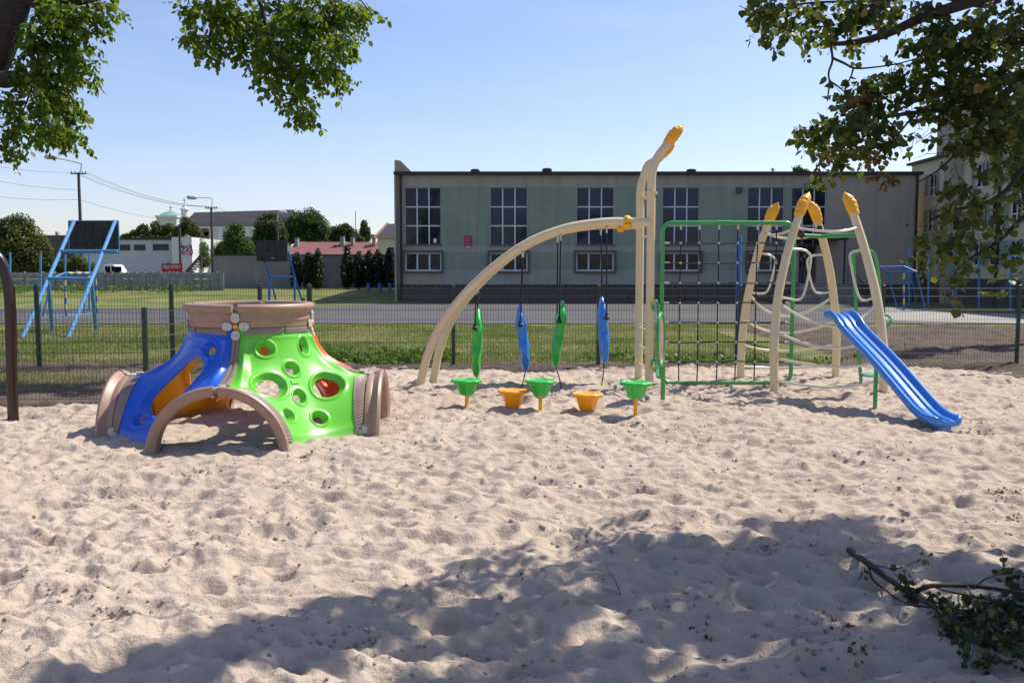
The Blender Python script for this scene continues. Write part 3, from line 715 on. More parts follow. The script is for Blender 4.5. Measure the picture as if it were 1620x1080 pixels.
# ------------------------------------------------------------------ climbing dome
DC = np.array([-2.83, 9.58]); DROT = R(3.0)
dome = empty('climbing_dome', (DC[0], DC[1], 0), 'low plastic climbing dome of blue, green, red and orange panels with four arched openings', 'climbing dome')
seam_t = [0, .2, .4, .6, .8, 1.0]; seam_r = [.625, .650, .715, .845, 1.04, 1.27]; seam_z = [1.125, .985, .84, .715, .635, .585]
AX, AR, AZ = 1.27, .61, -.03
def cr1(x, xs, ys):
    return np.interp(x, xs, ys) if False else _cr(x, xs, ys)
def _cr(x, xs, ys):
    x = np.asarray(x, float); n = len(xs); i = np.clip((x * (n - 1)).astype(int), 0, n - 2); t = x * (n - 1) - i
    y = np.array([2 * ys[0] - ys[1]] + list(ys) + [2 * ys[-1] - ys[-2]])
    a, b_, c_, d_ = y[i], y[i + 1], y[i + 2], y[i + 3]
    return .5 * (2 * b_ + (c_ - a) * t + (2 * a - 5 * b_ + 4 * c_ - d_) * t * t + (3 * b_ - a - 3 * c_ + d_) * t ** 3)
def edge_curve(v):
    v = np.asarray(v, float); t = np.clip(v / .5, 0, 1); r = _cr(t, seam_t, seam_r); z = _cr(t, seam_t, seam_z)
    g = np.clip((v - .5) / .5, 0, 1) * R(92); lat = (AR - .0) * np.sin(g); zz = AZ + (.585 - AZ) * np.cos(g)
    low = v > .5
    rr_ = np.where(low, np.hypot(AX, lat), r); az = np.where(low, np.arctan2(lat, AX), 0); z = np.where(low, zz, z)
    return rr_, az, z
def dome_surf(u, v, q):          # q: index of the arch at u=0 (0 front, 1 right, 2 back, 3 left)
    u = np.asarray(u, float); v = np.asarray(v, float)
    re, ae, ze = edge_curve(v)
    zm = 1.125 - 1.175 * v ** 1.08; k = np.clip(1 - zm / 1.125, 0, 1.1); rm = .625 + .66 * k ** 1.45
    w = np.sin(np.pi * np.clip(u, 0, 1)) ** .85
    r = re * (1 - w) + rm * w; z = ze * (1 - w) + zm * w
    az = ae + (np.pi / 2 - 2 * ae) * u
    g = -np.pi / 2 + DROT + q * np.pi / 2 + az
    return np.stack([DC[0] + r * np.cos(g), DC[1] + r * np.sin(g), z], -1)
def surf_normals(Pg):
    du = np.gradient(Pg, axis=1); dv = np.gradient(Pg, axis=0); n = np.cross(dv, du)
    n /= np.maximum(np.linalg.norm(n, axis=-1, keepdims=True), 1e-9)
    c = Pg - np.array([DC[0], DC[1], 0.2]); s = np.sign((n * c).sum(-1, keepdims=True).mean()); return n * s
NU, NV = 190, 170
def panel_grid(q):
    U, Vv = np.meshgrid(np.linspace(.004, .996, NU), np.linspace(0, 1, NV)); Pg = dome_surf(U, Vv, q); return U, Vv, Pg, surf_normals(Pg)
def uv_at(q, px, py):
    U, Vv, Pg, Nn = panel_grid(q); a, b_ = proj(Pg); d = (a - px) ** 2 + (b_ - py) ** 2
    view = Pg - np.array([0, 0, CAMH]); d = d + 1e6 * ((Nn * view).sum(-1) > 0); i = np.unravel_index(np.argmin(d), d.shape); return U[i], Vv[i]
def make_panel(q, holes, material):
    """holes: (u, v, A, B, u2, v2, rim, depth) - axis A points from (u,v) to (u2,v2)"""
    U, Vv, Pg, Nn = panel_grid(q); P0 = Pg.copy(); off = np.zeros(U.shape); dn = np.full(U.shape, 9.0); shift = np.zeros(Pg.shape)
    # soft raised border
    e = np.minimum(np.minimum(U, 1 - U) * 1.2, np.minimum(Vv, 1 - Vv)); off += .006 * np.exp(-((e - .10) / .02) ** 2)
    su = np.minimum(U, 1 - U); off += .034 * np.exp(-((su - .085) / .038) ** 2) * sst(.02, .12, Vv) * sst(.52, .40, Vv)
    for (u0, v0, A_, B_, u2, v2, rim, dep) in holes:
        c = dome_surf(u0, v0, q); i = np.unravel_index(np.argmin((U - u0) ** 2 + (Vv - v0) ** 2), U.shape); n = Nn[i]
        ax = dome_surf(u2, v2, q) - c; ax = unit(ax - n * (ax @ n)); ay = np.cross(n, ax)
        d = P0 - c; lx = d @ ax; ly = d @ ay; near = np.abs(d @ n) < .35
        ang = np.arctan2(ly / B_, lx / A_); rho = np.hypot(lx / A_, ly / B_); rho = np.where(near, rho, 99)
        rb = A_ * B_ / np.sqrt((B_ * np.cos(ang)) ** 2 + (A_ * np.sin(ang)) ** 2 + 1e-9)
        dist = (rho - 1) * np.minimum(A_, B_)          # metres outside the hole edge, roughly
        dep = dep * (1 + 0 * rim)
        off += np.where(dist < rim * 2.2, -dep * (1 - sst(-.002, rim, dist)) + .011 * np.exp(-((dist - rim * 1.1) / (rim * .28)) ** 2), 0)
        # vertices inside move onto the hole edge
        ins = rho < 1; tgt = c + (lx / np.maximum(rho, .02))[..., None] * ax + (ly / np.maximum(rho, .02))[..., None] * ay + ((d @ n)[..., None]) * n
        shift = np.where(ins[..., None], tgt - P0, shift); dn = np.where(ins, rho, dn)
    Pf = P0 + shift + Nn * off[..., None]
    ins = dn < 1; k = ins[:-1, :-1] & ins[1:, :-1] & ins[1:, 1:] & ins[:-1, 1:]
    i = np.arange(NV - 1)[:, None] * NU + np.arange(NU - 1)[None, :]; F = np.stack([i, i + 1, i + NU + 1, i + NU], -1)[~k]
    used = np.unique(F); mp = np.full(NU * NV, -1); mp[used] = np.arange(len(used))
    a_, b_, c_ = P0[80, 90], P0[80, 91], P0[81, 90]; F = mp[F]
    if np.cross(b_ - a_, c_ - a_) @ Nn[80, 90] < 0: F = F[:, ::-1].copy()
    o = mesh_from('panel', Pf.reshape(-1, 3)[used], F, material, dome, True, sharp=None)
    s = o.modifiers.new('thick', 'SOLIDIFY'); s.thickness = .018; s.offset = -1
    return o
gs = .045; gh = []
for (px, py, A_, B_, px2, py2, rim, dep) in [(420, 552, .050, .046, 440, 552, .045, .05), (480, 548, .052, .038, 482, 560, .042, .05), (461, 584, .048, .044, 480, 590, .04, .05), (473, 627, .048, .040, 474, 640, .038, .05),
        (457, 657, .044, .042, 470, 657, .04, .05), (505, 661, .048, .042, 515, 661, .04, .05), (427, 611, .150, .118, 450, 606, .045, .05), (519, 608, .150, .118, 545, 596, .045, .05)]:
    a = uv_at(0, px, py); b_ = uv_at(0, px2, py2); gh.append((*a, A_, B_, *b_, rim, dep))
bh = []
for (px, py, A_, B_, px2, py2, rim, dep) in [(331, 553, .042, .038, 345, 553, .05, .05), (222, 662, .042, .036, 230, 662, .05, .05), (278, 610, .37, .235, 312, 573, .05, .045)]:
    a = uv_at(3, px, py); b_ = uv_at(3, px2, py2); bh.append((*a, A_, B_, *b_, rim, dep))
make_panel(0, gh, M['green_pl'])['label'] = 'green front right panel with two large and six small holes'
pu = uv_at(0, 466, 604); pc = dome_surf(pu[0], pu[1], 0); pn_ = np.cross(dome_surf(pu[0] + .01, pu[1], 0) - pc, dome_surf(pu[0], pu[1] - .01, 0) - pc); pn_ = Vector(unit(pn_)); pn_ = pn_ if pn_.y < 0 else -pn_
pt = Vector(unit(dome_surf(pu[0] + .01, pu[1], 0) - pc)); mb = MB(); mb.obox(Vector(pc), pt * .048, pn_.cross(pt) * .026, pn_ * .009); mb.build('maker_plate', M['green_pl'], dome, bevel=.006)
make_panel(3, bh, M['blue_pl'])['label'] = 'blue front left panel with one long oval hole'
make_panel(1, [(*h_[:6], *h_[6:]) for h_ in gh], M['red_pl'])['label'] = 'red back right panel'
make_panel(2, bh, M['orange_pl'])['label'] = 'orange back left panel'
def dirv(a): return Vector((math.cos(a), math.sin(a), 0))
def ribbed(q, us, vs, lift, parent):
    """ribbed strip lying on a panel: us/vs arrays of the long path, width runs across"""
    n = len(us); V_ = []
    for i in range(n):
        for k, (du, dl) in enumerate(((0, 0), (0, lift), (.5, lift + (.006 if i % 2 else 0)), (1, lift), (1, 0))):
            V_.append((us[i][0] + (us[i][1] - us[i][0]) * du, vs[i][0] + (vs[i][1] - vs[i][0]) * du, dl))
    A_ = np.array(V_); Pg = dome_surf(A_[:, 0], A_[:, 1], q)
    e = 1e-3; n1 = dome_surf(A_[:, 0] + e, A_[:, 1], q) - Pg; n2 = dome_surf(A_[:, 0], A_[:, 1] - e, q) - Pg; nn = np.cross(n1, n2)
    nn /= np.linalg.norm(nn, axis=1)[:, None]; s = np.sign((nn * (Pg - np.array([DC[0], DC[1], .2]))).sum(1).mean()); Pg = Pg + s * nn * A_[:, 2:3]
    F = [(i * 5 + k, i * 5 + k + 1, (i + 1) * 5 + k + 1, (i + 1) * 5 + k) for i in range(n - 1) for k in range(4)]
    F += [(0, 1, 2, 3, 4), tuple((n - 1) * 5 + k for k in (4, 3, 2, 1, 0))]
    return mesh_from('ribbed_strip', Pg, F, M['taupe_dk'], parent, False)
for q in range(4):
    for side in (0, 1):
        f = (lambda u: u) if side == 0 else (lambda u: 1 - u)
        n = 46; vs = np.linspace(.53, .93, n)
        ribbed(q, [(f(.006), f(.085)) for _ in vs], [(v, v) for v in vs], .016, dome)
        n = 40; vs = np.linspace(.09, .47, n)
        ribbed(q, [(f(.004), f(.033)) for _ in vs], [(v, v) for v in vs], .014, dome)
        n = 40; uu = np.linspace(.09, .485, n)
        ribbed(q, [(f(u), f(u)) for u in uu], [(.002, .055) for _ in uu], .014, dome)
# top collar in four quarters with a rolled lip
def sweep_ring(name, prof, a0, a1, n, fn, material):
    V_ = []; F = []; k = len(prof)
    for i in range(n + 1):
        a = a0 + (a1 - a0) * i / n
        for p in prof: V_.append(fn(a, *p))
    for i in range(n):
        for j in range(k):
            l = (j + 1) % k; F.append((i * k + j, i * k + l, (i + 1) * k + l, (i + 1) * k + j))
    F += [tuple(range(k - 1, -1, -1)), tuple(n * k + j for j in range(k))]
    return mesh_from(name, V_, F, material, dome, True, sharp=40)
cp = [(.625, 1.125), (.637, 1.135), (.638, 1.19), (.646, 1.20), (.643, 1.23), (.640, 1.262), (.655, 1.282), (.680, 1.300), (.692, 1.325), (.688, 1.350), (.668, 1.368), (.635, 1.372), (.605, 1.362), (.595, 1.34), (.60, 1.30), (.602, 1.20), (.605, 1.125)]
for q in range(4):
    a0 = -math.pi / 2 + DROT + q * math.pi / 2
    sweep_ring('collar', cp, a0 + .045, a0 + math.pi / 2 - .045, 36, lambda a, r, z: (DC[0] + r * math.cos(a), DC[1] + r * math.sin(a), z), M['taupe'])
    for da, mtl in ((.0, 0),):
        mb = MB(); d = dirv(a0); t = Vector((-d.y, d.x, 0)); c0 = Vector((DC[0], DC[1], 0)) + d * .606
        mb.obox(c0 + Vector((0, 0, 1.235)), t * .032, d * .012, Vector((0, 0, .105))); mb.build('collar_joint', M['taupe'], dome, bevel=.008)
ap = [(1.262, .612), (1.275, .632), (1.31, .634), (1.335, .622), (1.36, .636), (1.385, .662), (1.405, .672), (1.43, .660), (1.438, .635), (1.43, .605), (1.41, .572), (1.36, .562), (1.262, .575)]
def arch_fn(q):
    a0 = -math.pi / 2 + DROT + q * math.pi / 2; d = dirv(a0); t = Vector((-d.y, d.x, 0)); C = Vector((DC[0], DC[1], AZ))
    return lambda a, x, r: tuple(C + d * x + t * (r * 1.0 * math.sin(a)) + Vector((0, 0, r * math.cos(a))))
for q in range(4):
    f = arch_fn(q)
    sweep_ring('arch_rim', ap, .035, R(97), 30, f, M['taupe'])
    sweep_ring('arch_rim', ap, -R(97), -.035, 30, f, M['taupe'])
    sweep_ring('arch_joint', [(1.27, .606), (1.27, .620), (1.40, .655), (1.425, .64), (1.425, .612), (1.40, .600)], -.05, .05, 4, f, M['taupe_dk'])
def plate(c, n, up, w=.047, h=.052):
    c = Vector(c); n = Vector(n).normalized(); up = Vector(up); up = (up - n * up.dot(n)).normalized(); s = up.cross(n)
    mb = MB(); q = .45; poly = [(-w, -h * q), (-w * q, -h), (w * q, -h), (w, -h * q), (w, h * q), (w * q, h), (-w * q, h), (-w, h * q)]
    mb.prism(poly, s, up, c - n * .004, n * .018); mb.mat = 1
    for sx in (-1, 1):
        p = c + s * (sx * w * .42); mb.tube([p + n * .008, p + n * .019], .0075, 8)
    mb.build('connector_plate', [M['plate'], M['steel']], dome, bevel=.003)
for q in range(4):
    a0 = -math.pi / 2 + DROT + q * math.pi / 2; d = dirv(a0); t = Vector((-d.y, d.x, 0)); C = Vector((DC[0], DC[1], 0)); Z = Vector((0, 0, 1))
    plate(C + d * .652 + Z * 1.235, d, Z, .042, .05); plate(C + d * .655 + Z * 1.055, d + Z * .25, Z, .042, .05)
    for s in (-1, 1):
        dd = dirv(a0 + s * .13); plate(C + dd * .648 + Z * 1.148, dd, t, .042, .05)
    mb = MB(); mb.ball(C + d * .648 + Z * 1.148, .03, 12); mb.build('centre_cap', M['orange_pl'], dome, True)
    f = arch_fn(q)
    for s in (-1, 1):
        a = s * .10; plate(Vector(f(a, 1.262, .628)), Vector(f(a, 1.262, 1)) - Vector(f(a, 1.262, 0)), d, .04, .045)
        a = s * R(80); plate(Vector(f(a, 1.255, .622)), Vector(f(a, 1.262, 1)) - Vector(f(a, 1.262, 0)), d, .045, .052)
    a = 0; plate(Vector(f(0, 1.20, .64)), Z, d, .03, .04)

# ------------------------------------------------------------------ arch climber
YN, YF, XP = 12.86, 13.70, 2.005
def roundpts(pts, n=8): return spline(pts, n)
arc = empty('arch_climber', (XP, (YN + YF) / 2, 0), 'cream arched twin pipe climber with a tall bent ladder post and yellow tips', 'climbing frame')
arc_px = [(657, 634), (664, 610), (677, 560), (703, 507), (750, 450), (820, 393), (887, 363), (953, 351.5), (1000, 351), (1029, 352)]
base_arc = [at(px, py, 12.80) for px, py in arc_px]
for dy in (0, .85):
    mb = MB(); mb.tube(spline([Vector((p.x + (.13 * (1 - min(1, max(0, p.z) / 2.4)) if dy else 0), 12.83 + dy, p.z)) for p in base_arc], 7), .062, 14); mb.build('arch_pipe', M['beige'], arc, True)
for y, dz, cut in ((YN, 0, 0), (YF, .05, 0)):
    xo = -.035 if y == YF else 0.0
    p0 = [Vector((XP + xo, y, -.2)), Vector((XP + xo, y, 1)), Vector((XP + xo, y, 2.4)), Vector((XP + xo, y, 2.95)), Vector((XP + .015, y, 3.15)), Vector((XP + .08, y, 3.33)), Vector((XP + .18 + dz, y, 3.47 - dz)), Vector((XP + .27 + dz, y, 3.575 - dz))]
    mb = MB(); mb.tube(spline(p0, 6), .062, 14); mb.build('post', M['beige'], arc, True)
    mb = MB(); mb.lathe([(.06, -.028), (.084, -.022), (.088, .02), (.06, .026)], (XP, y, 2.83), 16); mb.build('collar', M['beige'], arc, True)
def ribcap(a, b, r, parent, side, n=64, name='tip_cap', ribs=5):
    a = Vector(a); b = Vector(b); d = b - a; s = Vector(side).normalized(); mb = MB()
    P_, rr_ = [], []
    for i in range(n + 1):
        t = i / n; w = r * (1.14 + .08 * math.sin(t * math.pi)) * (1 + .12 * math.sin(min(1, t / .8) * math.pi)) * (1 if t < .60 else max(.22, 1 - ((t - .60) / .40) ** 2.7))
        rib = .20 * r * (.5 + .5 * math.sin(t * math.pi * 2 * ribs)) * float(sst(.72, .58, t))
        P_.append(a + d * t + s * (-.30 * r * float(sst(.4, 1, t)) + rib * 1.2)); rr_.append(w + rib * .35)
    mb.tube(P_, rr_, 16); mb.build(name, M['yellow'], parent, True, sharp=None)
for y, dz in ((YN, 0), (YF, .05)): ribcap((XP + .235 + dz, y, 3.53 - dz), (XP + .42 + dz, y, 3.80 - dz * 1.6), .058, arc, (-.6, 0, .3) if y == YN else (.2, 0, .1))
for z in (2.22, .84, .56, .28):
    mb = MB(); mb.tube([(XP, YN, z - .0), (XP - .035, YF, z)], .019, 8); mb.build('rung', M['rung'], arc, True)
for y, px, py in ((12.83, 992, 352), (13.68, 982, 360)):
    p = at(px, py, y); mb = MB(); mb.ball((p.x, y, base_arc[-1].z), .092, 18, (.86, 1, 1.16))
    o = mb.build('pipe_clamp', M['yellow'], arc, True)
    mb = MB()
    for s in (-1, 1): mb.tube([(p.x + s * .026, y - .08, base_arc[-1].z - .02), (p.x + s * .026, y - .101, base_arc[-1].z - .02)], .011, 8)
    mb.build('bolt', M['brown_pole'], o)
# hanging boards
def board_mesh(mat_, parent, c, h, flip, tilt=0):
    """plump blow-moulded plate that stands in the y-z plane"""
    n, k = 34, 28; V_ = []; F = []
    for i in range(n + 1):
        t = i / n; z = -h / 2 + h * t
        wy = .27 * (math.sin(math.pi * min(1, max(0, t))) ** .42) * (1 - .22 * math.exp(-((t - .52) / .09) ** 2)) * (1 - .55 * sst(.80, 1, t)) + .004
        wx = .078 * (math.sin(math.pi * t) ** .35) * (1 - .45 * sst(.78, 1.0, t)) + .004
        bx = .010 * math.sin(t * 5.2 + .4) * flip + tilt * (t - .5)
        wx *= 1 + .16 * math.exp(-((t - .70) / .05) ** 2) - .14 * math.exp(-((t - .62) / .04) ** 2) + .10 * math.exp(-((t - .15) / .05) ** 2)
        for j in range(k):
            g = 2 * math.pi * j / k; cx, cy = math.cos(g), math.sin(g)
            rib = 1 - .22 * math.exp(-((abs(cy) - .35) / .12) ** 2)
            V_.append((c.x + bx + wx * (abs(cx) ** .6) * (1 if cx > 0 else -1) * rib * (1 + .06 * math.sin(t * 21) * (abs(cx) > .4)), c.y + wy * cy * (1 + .05 * math.sin(t * 19 + j)), c.z + z))
    for i in range(n):
        for j in range(k):
            l = (j + 1) % k; F.append((i * k + j, i * k + l, (i + 1) * k + l, (i + 1) * k + j))
    F += [tuple(range(k - 1, -1, -1)), tuple(n * k + j for j in range(k))]
    return mesh_from('body', V_, F, mat_, parent, True, sharp=50)
YM = (12.83 + 13.68) / 2
for i, (px, ty, by, kx, ky, rx1, rx2, ry, bx, byy, colr, lab) in enumerate([
        (755, 487, 597, 753, 516, 751, 760, 462, 757, 612, 'g', 'green hanging board nearest the foot of the cream arch'),
        (827, 481, 588, 823, 511, 820, 824, 410, 822, 616, 'b', 'blue hanging board between the two green ones'),
        (884, 474, 582, 883, 505, 883.5, 885, 381, 889, 617, 'g', 'green hanging board between the two blue ones'),
        (954, 468, 576, 956, 500, 947, 955, 367, 950, 615, 'b', 'blue hanging board nearest the tall ladder post')]):
    t = at(px, ty, YM); b0 = at(px, by, YM); c = (t + b0) / 2; c.y = YM
    hb = empty('hanging_board', (c.x, YM, b0.z), lab, 'swing board', 'boards hanging from the cream arch')
    o = board_mesh(M['green_cup'] if colr == 'g' else M['board_blue'], hb, c, t.z - b0.z, 1 if i % 2 else -1, (.02, -.085, .10, -.03)[i])
    def arch_z(x, y):
        best = min(base_arc_f, key=lambda q: abs(q.x - x)); return best.z
    base_arc_f = spline(base_arc, 30)
    for y in (12.83, 13.68):
        p0 = Vector((c.x, y, arch_z(c.x, y) - .06)); kz = at(kx, ky, YM).z
        q = Vector((c.x + (kx - px) * YM / FPX, YM + (-.31 if y < YM else .31), kz + .02))
        mb = MB(); mb.tube([p0 - Vector((0, 0, .09)), q], .011, 8); mb.build('rope', M['rope'], hb, True)
        mb = MB(); mb.tube([p0 + Vector((0, 0, .01)), p0 - Vector((0, 0, .10))], .014, 8); mb.ball(p0 - Vector((0, 0, .02)), .024, 8); mb.build('shackle', M['clip'], hb, True)
        mb = MB(); mb.ball(q + Vector((0, -.01, -.03)), .042, 10, (1, 1, .9)); mb.ball(q + Vector((0, -.01, .02)), .026, 8); mb.build('knob', M['black'], hb, True)
    e = gr(bx, byy); bt = Vector((c.x - (.02, -.085, .10, -.03)[i] / 2, YM - .05, b0.z + .03)); mb = MB(); mb.tube(spline([bt, bt.lerp(Vector((e.x, e.y, -.02)), .5) + Vector((.012, 0, 0)), Vector((e.x, e.y, -.03))], 4), .009, 6); mb.build('ground_rope', M['rope'], hb, True)
# stepping cups
labels = {0: 'green stepping cup on a yellow stem, leftmost of the five', 1: 'orange stepping cup low in the sand between the two left green ones', 2: 'green stepping cup standing between the two orange ones',
          3: 'orange stepping cup low in the sand left of the rightmost green one', 4: 'green stepping cup on a yellow stem in front of the ladder post'}
for i, (px, py, colr, h) in enumerate(cups_px):
    p = gr(px, py); root = empty('stepping_cup', (p.x, p.y, 0), labels[i], 'stepping stone', 'stepping cups in the sand')
    R0 = .19; zt = h; m_ = M['green_cup'] if colr == 'g' else M['orange_cup']
    sc_ = lambda g, ph=i: 1 + .045 * math.cos(8 * g + ph)
    hh = .195 if colr == 'g' else .22
    prof = [(.01, zt - hh), (.06, zt - hh), (.083, zt - hh + .005), (.092, zt - hh + .02), (.136, zt - .058), (.146, zt - .046), (.183, zt - .04), (.190, zt - .03), (.190, zt - .012), (.183, zt - .003), (.165, zt), (.155, zt - .008), (.13, zt - .010), (.125, zt - .004), (.09, zt - .004), (.085, zt - .010), (.001, zt - .010)]
    mb = MB(); mb.lathe(prof, (p.x, p.y, 0), 48, sc_); mb.build('cup', m_, root, True, sharp=45)
    mb = MB()
    if colr == 'g': mb.tube([(p.x, p.y, -.2), (p.x, p.y, zt - hh + .01)], .024, 12)
    else: mb.lathe([(.035, -.1), (.035, .01), (.05, .03), (.045, zt - hh + .01)], (p.x, p.y, 0), 14)
    mb.build('stem', M['yellow'] if colr == 'g' else M['orange_cup'], root, True)

# round play panels by the ladder post
pn = empty('play_panel', (2.2, 12.3, 0), 'pair of upright green rings with a pink disc beside the ladder post', 'play panel')
def ring(c, R_, n, r, parent, m_, name='ring', flat=1.0, bulge=0):
    n = Vector(n).normalized(); u = Vector((0, 0, 1)); s = n.cross(u).normalized(); c = Vector(c)
    mb = MB(); mb.tube([c + s * (R_ * flat * math.cos(a)) + u * (R_ * math.sin(a)) for a in [2 * math.pi * k / 40 for k in range(40)]], r, 10, closed=True)
    return mb.build(name, m_, parent, True)
c1 = at(1036.5, 531, 12.62); c2 = at(1045, 537, 11.62)
ring(c1, .50, (1, .02, 0), .024, pn, M['green_paint'], flat=.62); ring(c2, .345, (1, -.33, 0), .026, pn, M['green_paint'], flat=.8)
mb = MB(); n_ = Vector((1, -.33, 0)).normalized(); s_ = n_.cross(Vector((0, 0, 1)))
mb.prism([(.32 * .8 * math.cos(a), .32 * math.sin(a)) for a in [2 * math.pi * k / 32 for k in range(32)]], s_, (0, 0, 1), c2 - n_ * .006, n_ * .012); mb.build('disc', M['mirror'], pn)
for z in (c1.z + .47, c1.z - .47):
    mb = MB(); mb.tube([(XP + .03, YN - .03, z), (c1.x + .01, c1.y, z)], .03, 10); mb.build('bracket', M['yellow'], pn, True)
mb = MB(); p = gr(1048.5, 636); mb.tube([(p.x, p.y, -.2), (p.x, p.y, c2.z - .33)], .03, 12); mb.build('post', M['green_paint'], pn, True)
mb = MB(); mb.tube(spline([(p.x, p.y + .02, .35), (p.x - .02, p.y + .3, .30), (c1.x, c1.y - .2, .42), (c1.x, c1.y, c1.z - .5)], 6), .02, 10); mb.build('link_pipe', M['green_paint'], pn, True)

# ------------------------------------------------------------------ climbing net
NETY = 12.92
nx0, nx1 = at(1047, 480, NETY).x, at(1254, 480, NETY).x; nz1 = at(1150, 352.5, NETY).z; nz0 = at(1150, 605.5, NETY).z
net = empty('climbing_net', ((nx0 + nx1) / 2, NETY, 0), 'square black rope climbing net in a rounded green pipe frame', 'climbing net')
def rrect(x0, x1, z0, z1, y, r=.14, n=6):
    pts = []
    for cx, cz, a0 in ((x1 - r, z1 - r, 0), (x0 + r, z1 - r, 90), (x0 + r, z0 + r, 180), (x1 - r, z0 + r, 270)):
        for k in range(n + 1):
            a = R(a0 + 90 * k / n); pts.append(Vector((cx + r * math.cos(a), y, cz + r * math.sin(a))))
    return pts
mb = MB(); mb.tube(rrect(nx0, nx1, nz0, nz1, NETY), .030, 12, closed=True); mb.build('frame', M['green_paint'], net, True)
mb = MB(); x = (nx0 + nx1) / 2 - .05; mb.tube([(x - .12, NETY, nz1), (x + .12, NETY, nz1)], .036, 12); mb.build('sleeve', M['green_paint'], net, True)
for px in (1090, 1209):
    x = at(px, 606, NETY).x; mb = MB(); mb.tube([(x, NETY, nz0), (x, NETY, -.2)], .026, 10); mb.build('leg', M['green_paint'], net, True)
vx = [at(px, 480, NETY).x for px in (1075.5, 1105, 1135.5, 1165.5, 1196, 1226)]; hz = [at(1150, py, NETY).z for py in (384.5, 416, 447.5, 479, 510, 541, 572)]
for x in vx:
    mb = MB(); mb.tube(spline([(x + rnd.uniform(-.006, .006), NETY + rnd.uniform(-.008, .008), z) for z in [nz1 - .03] + hz + [nz0 + .03]], 3), .0095, 8); mb.build('rope', M['rope'], net, True)
    mb = MB(); mb.tube([(x, NETY, nz1 - .03), (x, NETY, nz1 - .10)], .016, 8); mb.build('rope_end', M['clip'], net, True)
for z in hz:
    mb = MB(); mb.tube(spline([(x, NETY + rnd.uniform(-.008, .008), z + rnd.uniform(-.008, .008)) for x in [nx0 + .03] + vx + [nx1 - .03]], 3), .0095, 8); mb.build('rope', M['rope'], net, True)
    for xx, s in ((nx0 + .03, 1), (nx1 - .03, -1)):
        mb = MB(); mb.tube([(xx, NETY, z), (xx + s * .075, NETY, z)], .014, 8); mb.build('rope_end', M['clip'], net, True)
for x in vx:
    for z in hz:
        mb = MB(); mb.tube([(x, NETY - .016, z), (x, NETY + .016, z)], .019, 8); mb.build('rope_clip', M['clip'], net, True)

# ------------------------------------------------------------------ four-legged climber
sp_ = empty('pole_climber', (4.33, 12.95, 0), 'four curved cream poles with yellow tips joined by sagging rungs', 'climbing frame')
def zz(px, py, D): return at(px, py, D)
def Z4(x, y): return (1140 + x / 2.635, 280 + y / 2.635)
poles = {
    'A': [(226, 940, 12.10), (224, 860, 12.10), (223, 700, 12.14), (240, 500, 12.24), (283, 300, 12.42), (330, 155, 12.58)],
    'B': [(83, 870, 13.95), (84, 800, 13.95), (92, 650, 13.9), (113, 500, 13.8), (160, 300, 13.6), (203, 185, 13.45)],
    'C': [(478, 875, 13.8), (480, 800, 13.8), (481, 620, 13.75), (460, 420, 13.62), (428, 270, 13.48), (402, 180, 13.38)],
    'D': [(678, 945, 11.96), (680, 850, 11.96), (677, 700, 12.0), (650, 500, 12.12), (600, 300, 12.3), (553, 150, 12.45)]}
PP = {}
for k, pts in poles.items():
    w = [at(*Z4(x, y), D) for x, y, D in pts]; w[0].z = -.2; w[0].x = w[1].x; PP[k] = spline(w, 10)
    n = len(PP[k]); mb = MB(); mb.tube(PP[k], [.056 + .006 * math.sin(i / n * math.pi) for i in range(n)], 14); mb.build('pole', M['beige'], sp_, True)
for k, (tx, ty), side in (('A', (366, 62), (-.8, -.3, .4)), ('B', (235, 105), (-.8, 0, .4)), ('C', (375, 98), (.9, 0, .3)), ('D', (522, 62), (.9, -.2, .3))):
    e = PP[k][-1]; y_ = e.y + (.12 if k in 'AD' else -.12); t = at(*Z4(tx, ty), y_); s = e - (t - e) * .06; ribcap(s, t, .056, sp_, side)
def on_pole(k, zx, zy):
    px, py = Z4(zx, zy); best = min(PP[k], key=lambda p: abs(proj(np.array(p))[1] - py)); return best.copy()
def arc_rung(ka, ya, kb, yb, sagpx, out, r=.019):
    a = on_pole(ka, 0, ya); b_ = on_pole(kb, 0, yb); mid = (a + b_) / 2; sc_ = mid.y / FPX
    mb = MB(); pts = []
    for i in range(17):
        t = i / 16; q = 4 * t * (1 - t); p = a.lerp(b_, t); p.z -= q * sagpx / 2.635 * sc_; p.y += q * out; pts.append(p)
    mb.tube(pts, r, 10); mb.build('rung', M['rung'], sp_, True)
for ya, yb, sg in ((205, 205, 22), (515, 515, 95), (635, 635, 62), (748, 760, 22), (840, 838, 22)): arc_rung('A', ya, 'D', yb, sg, -.30)
for ya, yb, sg in ((232, 235, 20), (490, 488, 95), (595, 598, 60), (700, 700, 36), (790, 785, 18)): arc_rung('B', ya, 'C', yb, sg, .30)
for ya, yb, sg in ((240, 215, 14), ): arc_rung('B', ya, 'A', yb, sg, 0)
def handle(k, pts, D):
    w = [on_pole(k, *pts[0])] + [at(*Z4(x, y), on_pole(k, x, y).y + D) for x, y in pts[1:-1]] + [on_pole(k, *pts[-1])]
    mb = MB(); mb.tube(spline(w, 6), .017, 10); mb.build('handle', M['rung'], sp_, True)
handle('A', [(300, 300), (340, 303), (368, 318), (376, 345), (362, 430), (345, 492), (322, 512), (290, 508), (250, 503)], .05)
handle('B', [(165, 318), (200, 324), (226, 340), (228, 360), (208, 445), (192, 478), (170, 486), (120, 475)], -.05)
handle('C', [(425, 320), (395, 326), (368, 338), (362, 362), (378, 440), (395, 478), (420, 484), (462, 472)], -.05)
handle('D', [(600, 302), (570, 306), (545, 318), (540, 340), (556, 430), (578, 500), (600, 514), (650, 502)], .05)
